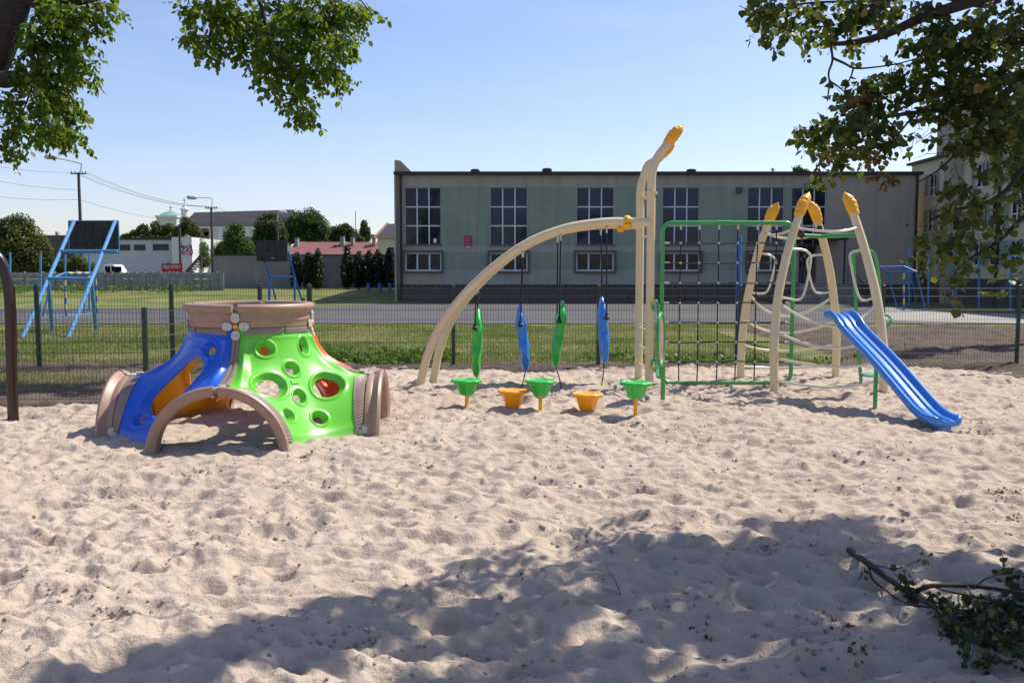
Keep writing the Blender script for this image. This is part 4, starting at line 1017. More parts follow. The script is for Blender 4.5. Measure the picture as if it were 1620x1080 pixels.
# green overhead bar with black clamps
mb = MB(); mb.tube([at(1258, 372, 12.9), at(1300, 374, 13.0), at(1358, 371.5, 12.5)], .030, 12); mb.build('cross_bar', M['green_paint'], sp_, True)
for (x0, y0, x1, y1, D) in ((322, 218, 345, 252, 12.6), (415, 205, 400, 250, 13.2), (418, 235, 455, 240, 13.2)):
    mb = MB(); a = at(*Z4(x0, y0), D); b_ = at(*Z4(x1, y1), D); mb.tube([a, (a + b_) / 2, b_], [.035, .05, .035], 10); mb.build('clamp', M['black'], sp_, True)

# spinner seat under a green hoop, behind the right pole
spn = empty('spinner', (4.9, 12.85, 0), 'green hoop frame with a low teal standing disc behind the front right cream pole', 'spinner')
hoop = [at(1362, 600, 13.05), at(1357, 540, 13.05), at(1352, 450, 13.05), at(1350, 410, 13.05), at(1356, 399, 13.05), at(1372, 397, 13.05), at(1382, 401, 13.05), at(1388, 425, 13.05), at(1395, 500, 13.05), at(1400, 560, 13.05)]
mb = MB(); mb.tube(spline(hoop, 5), .026, 10); mb.build('hoop', M['green_paint'], spn, True)
mb = MB(); mb.tube(spline([at(1398, 498, 13.05), at(1406, 500, 13.0), at(1410, 507, 12.9), at(1404, 516, 12.9), at(1395, 520, 13.05)], 5), .018, 8); mb.build('side_loop', M['green_paint'], spn, True)
c = at(1377, 593, 12.75); mb = MB(); mb.lathe([(.01, -.02), (.15, -.015), (.165, 0), (.15, .015), (.01, .02)], c, 28); mb.build('disc', M['teal'], spn, True)
mb = MB(); mb.tube([(c.x + .08, c.y, -.2), (c.x + .08, c.y, c.z)], .03, 10); mb.build('post', M['green_paint'], spn, True)
for q in hoop[0], hoop[-1]:
    mb = MB(); mb.tube([q, (q.x, q.y, -.2)], .026, 10); mb.build('leg', M['green_paint'], spn, True)

# ------------------------------------------------------------------ slide
sld = empty('slide', (4.75, 10.6, 0), 'narrow blue plastic slide running down to the sand from the cream poles', 'slide')
T0 = at(1325, 497, 11.86); E0 = gr(1493, 664, .13)
dx = Vector((E0.x - T0.x, E0.y - T0.y, 0)); L = dx.length; dx.normalize(); lat = Vector((-dx.y, dx.x, 0))
ctl = [(-.03, T0.z - .035), (.02, T0.z + .0), (.06, T0.z - .005), (.12, T0.z - .075), (.2, T0.z - .195), (.5, .62), (.8, .26), (.88, .175), (.94, .135), (1.0, .125), (1.04, .120)]
path = spline([Vector((T0.x, T0.y, 0)) + dx * (s * L) + Vector((0, 0, z)) for s, z in ctl], 6)
prof = [(-.160, -.035), (-.175, -.01), (-.180, .030), (-.172, .052), (-.155, .060), (-.140, .055), (-.128, .038), (-.116, .012), (-.104, .002), (-.080, 0), (-.070, .014), (-.060, .020), (-.040, .020), (-.030, .014), (-.022, 0)]
prof = prof + [(-a, z) for a, z in reversed(prof)]
prof = prof + [(.14, -.045), (.10, -.055), (-.10, -.055), (-.14, -.045)]
V_, F = [], []; k = len(prof); n = len(path)
for i, p in enumerate(path):
    t = (path[min(i + 1, n - 1)] - path[max(i - 1, 0)]).normalized(); nrm = lat.cross(t)
    if nrm.z < 0: nrm = -nrm
    e = i / (n - 1); sq = 1.0
    if e > .93: sq = 1 - .42 * ((e - .93) / .07) ** 2
    if e < .05: sq = 1 - .35 * ((.05 - e) / .05) ** 2
    for a, h_ in prof: V_.append(p + lat * (a * sq) + nrm * (h_ * (1 - .3 * (e > .97))))
for i in range(n - 1):
    for j in range(k):
        l = (j + 1) % k; F.append((i * k + j, i * k + l, (i + 1) * k + l, (i + 1) * k + j))
F += [tuple(range(k - 1, -1, -1)), tuple((n - 1) * k + j for j in range(k))]
o = mesh_from('chute', [tuple(v) for v in V_], F, M['slide_blue'], sld, True, sharp=60)
mb = MB(); e = path[-9]; mb.obox(e - Vector((0, 0, .12)), dx * .09, lat * .075, Vector((0, 0, .08))); mb.build('foot_block', M['slide_blue'], sld, bevel=.03)
g1 = gr(1384, 651)
def slide_z(pt):
    return min(path, key=lambda q: (q.x - pt.x) ** 2 + (q.y - pt.y) ** 2).z
mb = MB(); mb.tube([(g1.x, g1.y, -.2), (g1.x, g1.y, slide_z(g1) - .03)], .026, 12); mb.build('support_post', M['green_paint'], sld, True)
g2 = g1 + lat * .40 + dx * -.05
mb = MB(); mb.tube([(g1.x, g1.y, slide_z(g1) - .06), (g1.x + lat.x * .2, g1.y + lat.y * .2, slide_z(g1) - .06)], .02, 10); mb.build('support_bar', M['green_paint'], sld, True)

# ------------------------------------------------------------------ brown pipe frame at the left edge
bp = gr(22, 664); sw = empty('pipe_frame', (bp.x, bp.y, 0), 'dark brown glossy pipe rising from the sand at the left edge', 'pipe frame')
D = bp.y; mb = MB(); mb.tube(spline([(bp.x, D, -.2), at(20, 640, D), at(17, 520, D), at(15, 470, D), at(10, 438, D), at(0, 412, D), at(-14, 400, D), at(-40, 396, D), at(-110, 400, D)], 7), .060, 16); mb.build('pipe', M['brown_pole'], sw, True)
mb = MB(); q = at(-110, 400, D); mb.tube(spline([q, at(-150, 420, D), at(-165, 520, D), (at(-165, 520, D).x, D, -.2)], 7), .060, 14); mb.build('pipe', M['brown_pole'], sw, True)

# ------------------------------------------------------------------ wire fences
def fence(name, posts, H, label, r=.033, gates=()):
    root = empty(name, (posts[0][0], posts[0][1], 0), label, 'fence')
    for (x, y) in posts:
        mb = MB(); mb.tube([(x, y, -.2), (x, y, H + .03)], r, 12); mb.build('post', M['fence'], root, True)
        mb = MB(); mb.ball((x, y, H + .03), r * 1.08, 10, (1, 1, .5)); mb.build('post_cap', M['fence'], root, True)
    for i in range(len(posts) - 1):
        a = Vector((*posts[i], 0)); b_ = Vector((*posts[i + 1], 0)); d = (b_ - a); Lg = d.length; d.normalize(); nrm = Vector((-d.y, d.x, 0)); mb = MB(); n = max(2, int(round(Lg / .05)))
        for k_ in range(1, n):
            p = a + d * (Lg * k_ / n); mb.tube([p + Vector((0, 0, .04)), p + Vector((0, 0, H))], .0026, 4, False)
        zs = [.06, .26, .44, .46, .66, .86, 1.02, 1.04, H - .16, H - .02] if H > 1.3 else [.06, .26, .46, .48, .66, .86, H - .20, H - .02]
        for z in zs:
            for s in (-.006, .006): mb.tube([a + nrm * s + Vector((0, 0, z)), b_ + nrm * s + Vector((0, 0, z))], .0030, 4, False)
        mb.build('wire_panel', M['wire'], root, kind='stuff')
    return root
FY = 15.65
def fx(px): return (px - 810) / FPX * FY
bfp = [(fx(px), FY) for px in (1840, 1612, 1397, 1171, 947, 717, 491)]
fence('wire_fence', bfp, 1.43, 'long dark green wire mesh fence behind the cream frames and net')
fence('gate_fence', [(fx(491) - .05, FY + .12), (at(408, 450, 15.75).x, 15.85), (at(268.5, 450, 15.95).x, 16.0), (at(52, 450, 15.4).x, 15.5), (at(-175, 450, 15.4).x, 15.3)], 1.44, 'dark green wire fence in front of the left basketball frame, behind the dome', .038)
fence('low_wire_fence', [(-3.62, 15.35), (-4.2, 13.3), (-4.72, 11.35), (-7.2, 11.35), (-9.7, 11.35)], 1.2, 'lower green wire fence turning a corner left of the dome', .036)

# ------------------------------------------------------------------ grass blades and weeds
def blades(name, X, Y, Z, h, mat_, w=.006, lean=.5, label=None):
    n = len(X); a = rng.random(n) * 2 * np.pi; L = h * (.6 + .8 * rng.random(n)); lx = rng.normal(size=n) * lean * L; ly = rng.normal(size=n) * lean * L
    P0 = np.stack([X + np.cos(a) * w, Y + np.sin(a) * w, Z], -1); P1 = np.stack([X - np.cos(a) * w, Y - np.sin(a) * w, Z], -1); P2 = np.stack([X + lx, Y + ly, Z + L], -1)
    V = np.stack([P0, P1, P2], 1).reshape(-1, 3); F = np.arange(3 * n).reshape(-1, 3)
    tone = np.clip(fbm(X * .5, Y * .5, 71, 3) * 1.3 - .2 + .25 * rng.random(n), 0, 1)
    return tag(mesh_from(name, V, F, mat_, None, False, attr=tone), kind='stuff')
n = 170000
X = rng.uniform(-15, 9, n); Y = 15.9 + (28.3 - 15.9) * rng.random(n) ** 1.25
patchy = fbm(X * .8, Y * .8, 72, 3); ok = (patchy + .35 * rng.random(n) > .45) & ~((X > 5.8) & (Y < 27)) & ((Y > 16.5) | (rng.random(n) < .35))
X, Y = X[ok], Y[ok]; blades('grass', X, Y, X * 0 - .02, .055, GRASS, .007, .55)
n = 30000; X = rng.uniform(-16, -4.9, n); Y = rng.uniform(12.0, 15.9, n); ok = (fbm(X, Y, 73, 3) + .3 * rng.random(n) + (Y - 13.8) * .12 > .66); X, Y = X[ok], Y[ok]; blades('verge_grass', X, Y, X * 0 - .02, .05, GRASS, .006)
# weeds along the fence: small leafy tufts
W_ = []
for _ in range(420):
    x = rng.uniform(-3.6, -1.2) if rng.random() < .60 else rng.uniform(-1.2, 8.5); y = rng.uniform(16.1, 17.6)
    if fbm(np.array([x * 1.1]), np.array([y]), 74, 2)[0] < (.38 if x < -1.2 else .56): continue
    for k in range(16):
        W_.append((x + rng.normal() * .10, y + rng.normal() * .10, abs(rng.normal()) * .07 + .02))
W_ = np.array(W_); tag(leaf_mass('weeds', W_, rng.normal(size=W_.shape) + [0, 0, .8], rng.normal(size=W_.shape) * .6 + [0, 0, 1], .075 * (.6 + .8 * rng.random(len(W_))), QUAD_T, QUAD_F, WEED, None), kind='stuff')
# far left herbage before the panel fence
n = 6000; X = rng.uniform(-42, -19.5, n); Y = 55.5 + 3.5 * rng.random(n); Zs = gz(X, Y); hsc = fbm(X * .7, Y * .3, 75, 3)
ok = hsc > .47; X, Y, Zs = X[ok], Y[ok], Zs[ok]; W_ = np.stack([X, Y, Zs + .38 * rng.random(len(X))], -1)
tag(leaf_mass('tall_weeds', W_, rng.normal(size=W_.shape) + [0, 0, .8], rng.normal(size=W_.shape) * .6 + [0, 0, 1], .12 * (.5 + .8 * rng.random(len(W_))), QUAD_T, QUAD_F, WEED, None), kind='stuff')

# ------------------------------------------------------------------ the gym
GY = gr(1000, 478).y; GS = GY / FPX
def gxx(px): return (px - 810) * GS
def gzz(py): return at(810, py, GY).z
gym = empty('gym_building', (gxx(1035), GY, 0), 'long grey and green rendered hall with tall dark windows and a flat roof', 'building')
gx0, gx1 = gxx(629), gxx(1447); ztop = gzz(277)
tallw = [(642, 698), (776, 834), (912, 970), (1047, 1104), (1180, 1237), (1249, 1303)]
loww = [(641, 699), (775, 835), (911, 971), (1046, 1107), (1181, 1238)]
def wall_grid(parent, xa, xb, z0, z1, y0, y1, openings, colour, mats, extra_x=(), extra_z=(), T=None, name='wall'):
    xs = sorted(set([xa, xb] + [o[0] for o in openings] + [o[1] for o in openings] + list(extra_x))); zs = sorted(set([z0, z1] + [o[2] for o in openings] + [o[3] for o in openings] + list(extra_z)))
    mb = MB(); mb.T = T
    ins = lambda x, z: any(o[0] < x < o[1] and o[2] < z < o[3] for o in openings)
    def q(a, b_, c_, d_): mb.add([a, b_, c_, d_], [(0, 1, 2, 3)])
    for i in range(len(xs) - 1):
        for j in range(len(zs) - 1):
            x, x2, z, z2 = xs[i], xs[i + 1], zs[j], zs[j + 1]; cx, cz = (x + x2) / 2, (z + z2) / 2
            if ins(cx, cz): continue
            mb.mat = colour(cx, cz); q((x, y0, z), (x2, y0, z), (x2, y0, z2), (x, y0, z2)); q((x, y1, z), (x, y1, z2), (x2, y1, z2), (x2, y1, z))
    mb.mat = 0
    for (a, b_, c_, d_) in openings:
        q((a, y0, c_), (a, y1, c_), (a, y1, d_), (a, y0, d_)); q((b_, y0, c_), (b_, y0, d_), (b_, y1, d_), (b_, y1, c_))
        q((a, y0, c_), (b_, y0, c_), (b_, y1, c_), (a, y1, c_)); q((a, y0, d_), (a, y1, d_), (b_, y1, d_), (b_, y0, d_))
    q((xa, y0, z0), (xa, y0, z1), (xa, y1, z1), (xa, y1, z0)); q((xb, y0, z0), (xb, y1, z0), (xb, y1, z1), (xb, y0, z1)); q((xa, y0, z1), (xb, y0, z1), (xb, y1, z1), (xa, y1, z1))
    return mb.build(name, mats, parent)
zt0, zt1 = gzz(387), gzz(297); zl0, zl1 = gzz(429), gzz(399)
ops = [(gxx(a), gxx(b_), zt0, zt1) for a, b_ in tallw] + [(gxx(a), gxx(b_), zl0, zl1) for a, b_ in loww]
zg0 = gzz(427); zsp0, zsp1 = gzz(399), gzz(388.5)
door = (gxx(1262), gxx(1290), gzz(448), gzz(385)); ops.append(door)
def colr(x, z):
    if x < gxx(698) or x > gxx(1249): return 0
    if z > gzz(296) or z < zg0: return 2 if z < zg0 else 0
    if zsp0 < z < zsp1: return 2
    return 1
wall_grid(gym, gx0, gx1, -.2, ztop, GY, GY + .35, ops, colr, [M['plaster'], M['plaster_g'], M['plaster_b']], (gxx(698), gxx(1249)), (zg0, zsp0, zsp1, gzz(296)))
mb = MB(); mb.box(gx0, gx1, GY + .35, GY + 16, -.2, ztop - .1); mb.build('hall_body', M['plaster'], gym)
mb = MB(); mb.box(gx0 - .12, gx1 + .12, GY - .28, GY + 16.2, ztop, ztop + .17); mb.build('roof_edge', M['roofedge'], gym)
mb = MB(); mb.box(gx0 - .06, gx0 + .55, GY - .10, GY - .003, -.2, 1.0); mb.box(gx0 + .55, door[0] - .02, GY - .08, GY - .003, -.2, gzz(450)); mb.box(door[1] + .02, gx1, GY - .08, GY - .003, -.2, gzz(450)); mb.build('plinth', M['plinth'], gym)
mb = MB()
for k in range(int((gxx(1255) - gx0) / .34)):
    x = gx0 + .2 + k * .34; mb.box(x, x + .17, GY - .115, GY - .083, gzz(450) - .12, gzz(450) - .03)
mb.build('plinth_course', M['roofedge'], gym, kind='stuff')
# parapet fin at the left corner
mb = MB(); mb.prism([(0, 0), (.33, 0), (.95, 0), (.33, .62), (0, .66)], (1, 0, 0), (0, 0, 1), (gxx(627) - .02, GY - .02, ztop + .17), (0, .9, 0)); mb.build('corner_parapet', M['plaster'], gym)
mb = MB(); mb.box(gxx(626.5), gxx(628.9), GY - .3, GY + 1, -.2, ztop - .003); mb.build('corner_wall', M['plaster'], gym)
mb = MB(); mb.tube([(gxx(636), GY - .12, .2), (gxx(636), GY - .12, ztop)], .06, 8); mb.build('downpipe', M['roofedge'], gym, True)
mb = MB(); mb.tube([(gxx(1443), GY - .12, .2), (gxx(1443), GY - .12, ztop)], .08, 8); mb.build('downpipe', M['roofedge'], gym, True)
def window(parent, x0, x1, z0, z1, y, nx, nz, fr=M['frame_w'], t=.055, gl=None, hsplit=None, T=None, tb=None):
    root = MB(); root.T = T; xs = np.linspace(x0, x1, nx + 1); zs = np.linspace(z0, z1, nz + 1) if hsplit is None else np.array([z0] + hsplit + [z1])
    for i, x in enumerate(xs):
        w_ = tb if tb and i in (0, len(xs) - 1) else t; c = min(max(x, x0 + w_ / 2), x1 - w_ / 2); root.box(c - w_ / 2, c + w_ / 2, y, y + .07, z0, z1)
    for i, z in enumerate(zs):
        w_ = tb if tb and i in (0, len(zs) - 1) else t; c = min(max(z, z0 + w_ / 2), z1 - w_ / 2); root.box(x0 + (tb or t), x1 - (tb or t), y + .004, y + .066, c - w_ / 2, c + w_ / 2)
    w = root.build('window', fr, parent)
    for i in range(nx):
        for j in range(len(zs) - 1):
            mb = MB(); mb.T = T; mb.box(xs[i] + .01, xs[i + 1] - .01, y + .03, y + .045, zs[j] + .01, zs[j + 1] - .01); mb.build('pane', gl[(i + j * 2) % len(gl)] if gl else M['glass'], w)
    return w
for k, (a, b_) in enumerate(tallw):
    w = window(gym, gxx(a), gxx(b_), zt0, zt1, GY + .16, 3, 3, tb=.02, gl=[M['glass_b']] if k in (1, 2, 3, 4) else [M['glass']], t=.07)
    mb = MB(); mb.box(gxx(a) - .06, gxx(b_) + .06, GY - .07, GY - .003, zt0 - .07, zt0 + .01); mb.build('sill', M['sill'], w)
for k, (a, b_) in enumerate(loww):
    x0, x1 = gxx(a), gxx(b_); w = window(gym, x0, x1, zl0, zl1, GY + .16, 3, 1, t=.09)
    mb = MB(); y0, y1 = GY - .16, GY - .003; t = .10
    mb.box(x0 - t, x0, y0, y1, zl0 - .0, zl1); mb.box(x1, x1 + t, y0, y1, zl0, zl1); mb.box(x0 - t, x1 + t, y0, y1, zl1, zl1 + t); mb.box(x0 - t, x1 + t, y0, y1, zl0 - t, zl0); mb.build('surround', M['frame_d'], w)
    if k in (0, 3):
        mb = MB(); mb.box(x0 + .12, x0 + .75, GY + .255, GY + .26, zl0 + .05, zl0 + .9); mb.build('curtain', M['curtain'], w)
# things on the wall and the roof
mb = MB(); mb.box(gxx(686), gxx(691), GY + .13, GY + .14, gzz(384), gzz(377)); mb.build('notice', M['whiteflat'], gym)
rs = empty('wall_sign', (gxx(741), GY - .03, gzz(382)), 'small red notice plate on the green wall of the hall', 'sign')
mb = MB(); mb.box(gxx(735), gxx(747), GY - .04, GY - .02, gzz(389), gzz(373)); mb.build('plate', M['redsign'], rs)
mb = MB()
for z in (376.5, 380.5, 383.5, 386): mb.box(gxx(737), gxx(745 - (z % 2) * 2), GY - .046, GY - .042, gzz(z + .5), gzz(z - .2))
mb.build('print', M['pink'], rs)
al = empty('alarm_box', (gxx(741), GY - .03, gzz(391)), 'small white alarm box under the red notice plate', 'alarm box')
mb = MB(); mb.box(gxx(738.5), gxx(743.5), GY - .14, GY - .004, gzz(393.5), gzz(389.5)); mb.build('case', M['white'], al, bevel=.02)
mb = MB(); mb.tube([(gxx(741), GY - .15, gzz(391.5)), (gxx(741), GY - .17, gzz(391.5))], .03, 8); mb.build('lens', M['black'], al)
vb = empty('wall_vent', (gxx(1164), GY - .1, gzz(302)), 'small dark box vent high on the hall wall', 'vent')
mb = MB(); mb.box(gxx(1161), gxx(1169), GY - .25, GY - .004, gzz(306), gzz(297)); mb.build('housing', M['frame_d'], vb)
mb = MB(); [mb.box(gxx(1162), gxx(1168), GY - .27, GY - .253, gzz(304.5 - 2 * j), gzz(303.8 - 2 * j)) for j in range(4)]; mb.build('louvre', M['sill'], vb)
for px, r_, h_, lab in ((751, .26, .26, 'squat roof vent on the hall, the left one above its second tall window bay'), (866, .28, .30, 'squat roof vent on the hall, between the left one and the right one'), (1097, .28, .26, 'squat roof vent on the hall, just right of the tall ladder post')):
    rv = empty('roof_vent', (gxx(px), GY + 1.2, ztop + .17), lab, 'roof vent', 'roof vents on the hall')
    mb = MB(); mb.lathe([(r_ * .8, 0), (r_ * .8, h_ * .5), (r_, h_ * .5), (r_, h_), (r_ * .5, h_ * 1.15), (.01, h_ * 1.2)], (gxx(px), GY + 1.2, ztop + .17), 16); mb.build('cowl', M['roofedge'], rv, True)
pv = empty('vent_pipe', (gxx(1226), GY + 1, ztop + .17), 'thin vent pipe with a small cap on the hall roof', 'vent pipe')
mb = MB(); mb.tube([(gxx(1226), GY + 1, ztop + .1), (gxx(1226), GY + 1, ztop + .42)], .05, 8); mb.build('pipe', M['sill'], pv, True)
mb = MB(); mb.lathe([(.14, 0), (.12, .03), (.01, .12)], (gxx(1226), GY + 1, ztop + .40), 10); mb.build('cap', M['sill'], pv, True)
mb = MB(); mb.box(gxx(1268), gxx(1300), GY + 6, GY + 9, ztop, ztop + .65); mb.build('roof_house', M['plaster'], gym)
mb = MB(); mb.box(gxx(1412), gxx(1450), GY + 3, GY + 8, ztop, ztop + .50); mb.box(gxx(1420), gxx(1436), GY + 4, GY + 6, ztop + .5, ztop + .62); mb.build('roof_house', M['roofedge'], gym)
# door, canopy, steps
mb = MB(); mb.box(door[0], door[1], GY + .20, GY + .26, door[2], door[3]); o = mb.build('door', M['frame_d'], gym)
mb = MB(); mb.box(door[0] + .1, door[0] + .42, GY + .185, GY + .198, door[2] + .9, door[3] - .2); mb.box(door[0] + .55, door[1] - .1, GY + .185, GY + .198, door[2] + .9, door[3] - .2); mb.build('pane', M['glass'], o)
mb = MB(); [mb.box(door[0] + a, door[0] + a + .12, GY + .17, GY + .182, door[2] + z, door[2] + z + .16) for a, z in ((.14, 1.3), (.3, 1.45), (.62, 1.2), (.75, 1.5))]; mb.build('notice', M['conc_l'], o)
mb = MB(); mb.box(gxx(1250), gxx(1322), GY - 1.6, GY - .003, gzz(381), gzz(374)); mb.build('canopy', M['roofedge'], gym)
for px in (1254, 1318):
    mb = MB(); mb.tube([(gxx(px), GY - 1.5, .0), (gxx(px), GY - 1.5, gzz(381))], .05, 8); mb.build('canopy_post', M['roofedge'], gym)
mb = MB(); mb.box(gxx(1250), gxx(1322), GY - 1.7, GY - .084, -.1, door[2] - .03)
for k in range(4): mb.box(gxx(1322), gxx(1322) + .3 * (4 - k), GY - 1.7, GY - .084, -.1 + (door[2]) * k / 4, -.1 + (door[2]) * (k + 1) / 4 - .001)
mb.build('steps', M['conc'], gym)
mb = MB(); a = Vector((gxx(1322), GY - 1.7, door[2])); b_ = Vector((gxx(1348), GY - 1.7, 0)); mb.tube([a, a + Vector((0, 0, .95))], .025, 6); mb.tube([b_, b_ + Vector((0, 0, .95))], .025, 6); mb.tube([a + Vector((0, 0, .95)), b_ + Vector((0, 0, .95))], .025, 6); mb.tube([a + Vector((0, 0, .5)), b_ + Vector((0, 0, .5))], .02, 6); mb.build('handrail', M['frame_d'], gym)
# benches before the hall
for (p0, p1, lab) in (((986, 478), (1036, 478), 'low dark red bench by the hall plinth, left half behind the ladder post'), ((1040, 478.5), (1084, 478.5), 'low dark red bench before the hall, seen through the net')):
    a = gr(*p0); b_ = gr(*p1); a.y -= 1.2; b_.y -= 1.2; bn = empty('bench', ((a.x + b_.x) / 2, a.y, 0), lab, 'bench', 'benches before the hall')
    mb = MB(); mb.box(a.x, b_.x, a.y - .2, a.y + .2, .40, .46); mb.build('seat', M['bench'], bn)
    for x in (a.x + .15, b_.x - .25):
        mb = MB(); mb.box(x, x + .1, a.y - .17, a.y + .17, -.05, .40); mb.build('leg', M['bench'], bn)

# ------------------------------------------------------------------ school wing on the right
WX = 23.66; wing = empty('school_wing', (WX, 42, 0), 'three storey beige school wing with white windows and a pillar, behind the linden leaves', 'building')
wz = 7.95; TT = Matrix(((0, -1, 0, WX), (1, 0, 0, 0), (0, 0, 1, 0), (0, 0, 0, 1)))   # local x -> world y, local y -> world -x ; use y negative = outward
TT = Matrix(((0, 1, 0, WX), (1, 0, 0, 0), (0, 0, 1, 0), (0, 0, 0, 1)))               # local x = world y, local y = depth behind the facade
def wy(px): return WX * FPX / (px - 810)
wcols = [(1461, 1474), (1534, 1549), (1559, 1577), (1590, 1608)]
rows = [(5.95, 7.20), (3.95, 5.20), (2.0, 3.2)]
ops = []; wins = []
for i, (a, b_) in enumerate(wcols):
    y0, y1 = wy(b_), wy(a)
    for j, (z0, z1) in enumerate(rows):
        if i == 0 and j == 2: continue
        ops.append((y0, y1, z0, z1)); wins.append((y0, y1, z0, z1))
for k in range(4):
    y0 = 36.5 - k * 2.3
    for (z0, z1) in rows: ops.append((y0, y0 + 1.0, z0, z1)); wins.append((y0, y0 + 1.0, z0, z1))
dr = (wy(1462), wy(1450), .3, 2.9); ops.append(dr)
wall_grid(wing, 26, 53, -.2, wz, 0, .3, ops, lambda x, z: 0, [M['cream']], T=TT)
for (y0, y1, z0, z1) in wins:
    w = window(wing, y0, y1, z0, z1, .10, 2, 2, fr=M['white'], t=.07, hsplit=[z0 + (z1 - z0) * .38], T=TT, gl=[M['glass_b'], M['glass']])
    for a_, b_ in ((y0 - .34, y0 - .03), (y1 + .03, y1 + .34)): mb = MB(); mb.T = TT; mb.box(a_, b_, -.02, -.003, z0, z1); mb.build('painted_band', M['plaster_g'], w)
    mb = MB(); mb.T = TT; mb.box(y0 - .03, y1 + .03, -.08, -.003, z0 - .06, z0); mb.build('sill', M['white'], w)
mb = MB(); mb.T = TT; mb.box(dr[0], dr[1], .15, .2, dr[2], dr[3]); mb.build('door', M['frame_d'], wing)
mb = MB(); mb.box(WX + .3, WX + 13, 26, 53, -.2, wz - .1); mb.build('wing_body', M['cream'], wing)
mb = MB(); mb.box(WX - .25, WX + 13.2, 25.8, 53.2, wz, wz + .14); mb.build('roof_edge', M['roofedge'], wing)
mb = MB(); mb.box(WX - .75, WX - .003, 46.9, 47.5, -.2, 11.3); mb.build('pillar', M['plaster'], wing)
mb = MB(); mb.box(WX - .80, WX + .05, 46.85, 47.55, 11.3, 11.42); mb.build('pillar_cap', M['roofedge'], wing)
mb = MB(); mb.box(WX + .003, WX + 3, 46.9, 50, wz + .14, 10.8); mb.build('stair_tower', M['plaster'], wing)
mb = MB(); mb.tube([(WX - .1, wy(1576), .1), (WX - .1, wy(1576), wz)], .07, 8); mb.build('downpipe', M['roofedge'], wing)
mb = MB(); mb.T = TT; mb.box(26, 52.9, -.09, -.003, -.2, 1.35); mb.build('plinth', M['plinth'], wing)

# ------------------------------------------------------------------ sports equipment
def pipe(root, pts, r, m_, name='pipe'):
    mb = MB(); mb.tube(pts, r, 8); return mb.build(name, m_, root, True)
hp = empty('basketball_hoop', (gr(70, 533).x, 24.5, 0), 'large blue basketball frame with a dark backboard, seen from behind at the left', 'basketball hoop', 'basketball frames by the court')
f1, f2 = gr(33, 533), gr(106, 533); BD = 26.8; t1, t2 = at(117, 350, BD), at(182, 350, BD)
for a, b_ in ((f1, t1), (f2, t2)): pipe(hp, [a - Vector((0, 0, .1)), b_], .055, M['hoop_blue'], 'slanting_pole')
def lerpz(a, b_, z): t = (z - a.z) / (b_.z - a.z); return a.lerp(b_, t)
k1 = lerpz(f1, t1, at(75, 440, 25).z); k2 = lerpz(f2, t2, at(143, 441, 25).z)
for g, k_ in ((gr(83, 523), k1), (gr(152, 521), k2)): pipe(hp, [g - Vector((0, 0, .1)), k_], .055, M['hoop_blue'], 'leg')
pipe(hp, [k1, k2], .045, M['hoop_blue'], 'cross_bar'); m1 = lerpz(f1, t1, at(96, 398, 26.3).z); m2 = lerpz(f2, t2, at(160, 398, 26.3).z)
pipe(hp, [m1, m2 + (m2 - m1) * .35], .045, M['hoop_blue'], 'cross_bar')
bl, br = at(110.5, 375, BD + .1).x, at(189, 375, BD + .1).x; bz0, bz1 = at(150, 400.5, BD).z, at(150, 349, BD).z
mb = MB(); mb.box(bl, br, BD + .08, BD + .11, bz0, bz1); o = mb.build('backboard', M['board'], hp)
nb = 6
for k in range(nb):
    x0 = bl + (br - bl) * k / nb; x1 = bl + (br - bl) * (k + 1) / nb; mb = MB(); mb.box(x0 + .003, x1 - .003, BD + .055, BD + .077, bz0 + .02, bz1 - .02); mb.build('plank', M['board'], o)
mb = MB()
for a, b_ in (((bl, bz0), (br, bz0)), ((bl, bz1), (br, bz1)), ((bl, bz0), (bl, bz1)), ((br, bz0), (br, bz1))): mb.bar((a[0], BD + .05, a[1]), (b_[0], BD + .05, b_[1]), .022)
for cx, cz, sx, sz in ((bl, bz0, 1, 1), (br, bz0, -1, 1), (br, bz1, -1, -1), (bl, bz1, 1, -1)):
    mb.prism([(0, 0), (.14 * sx, 0), (0, .16 * sz)], (1, 0, 0), (0, 0, 1), (cx, BD + .035, cz), (0, .012, 0))
mb.build('board_frame', M['hoop_blue'], hp)
mb = MB(); c = Vector(((bl + br) / 2, BD + .45, bz0 + .15)); mb.tube([c + Vector((.225 * math.cos(a), .225 * math.sin(a), 0)) for a in [2 * math.pi * k / 20 for k in range(20)]], .012, 6, closed=True); mb.build('ring', M['redsign'], hp, True)

h2 = empty('basketball_hoop', (at(446, 470, 50).x, 50, 0), 'smaller blue basketball frame with a dark backboard, beyond the dome before the grey wall', 'basketball hoop', 'basketball frames by the court')
D = 49; BX0, BX1 = at(406, 395, D - 1).x, at(455, 395, D - 1).x; z0, z1 = at(430, 413, D - 1).z, at(430, 380.5, D - 1).z
mb = MB(); mb.box(BX0, BX1, D - 1.05, D - 1.0, z0, z1); o = mb.build('backboard', M['board'], h2)
for k in range(5):
    a = BX0 + (BX1 - BX0) * k / 5; b_ = BX0 + (BX1 - BX0) * (k + 1) / 5; mb = MB(); mb.box(a + .01, b_ - .01, D - 1.085, D - 1.053, z0 + .02, z1 - .02); mb.build('plank', M['board'], o)
mb = MB(); mb.tube([Vector(((BX0 + BX1) / 2, D - 1.4, z0 + .15)) + Vector((.225 * math.cos(a), .225 * math.sin(a), 0)) for a in [2 * math.pi * k / 16 for k in range(16)]], .015, 6, closed=True); mb.build('ring', M['redsign'], h2, True)
fl, frr = at(425, 477, D), at(466.5, 477, D)
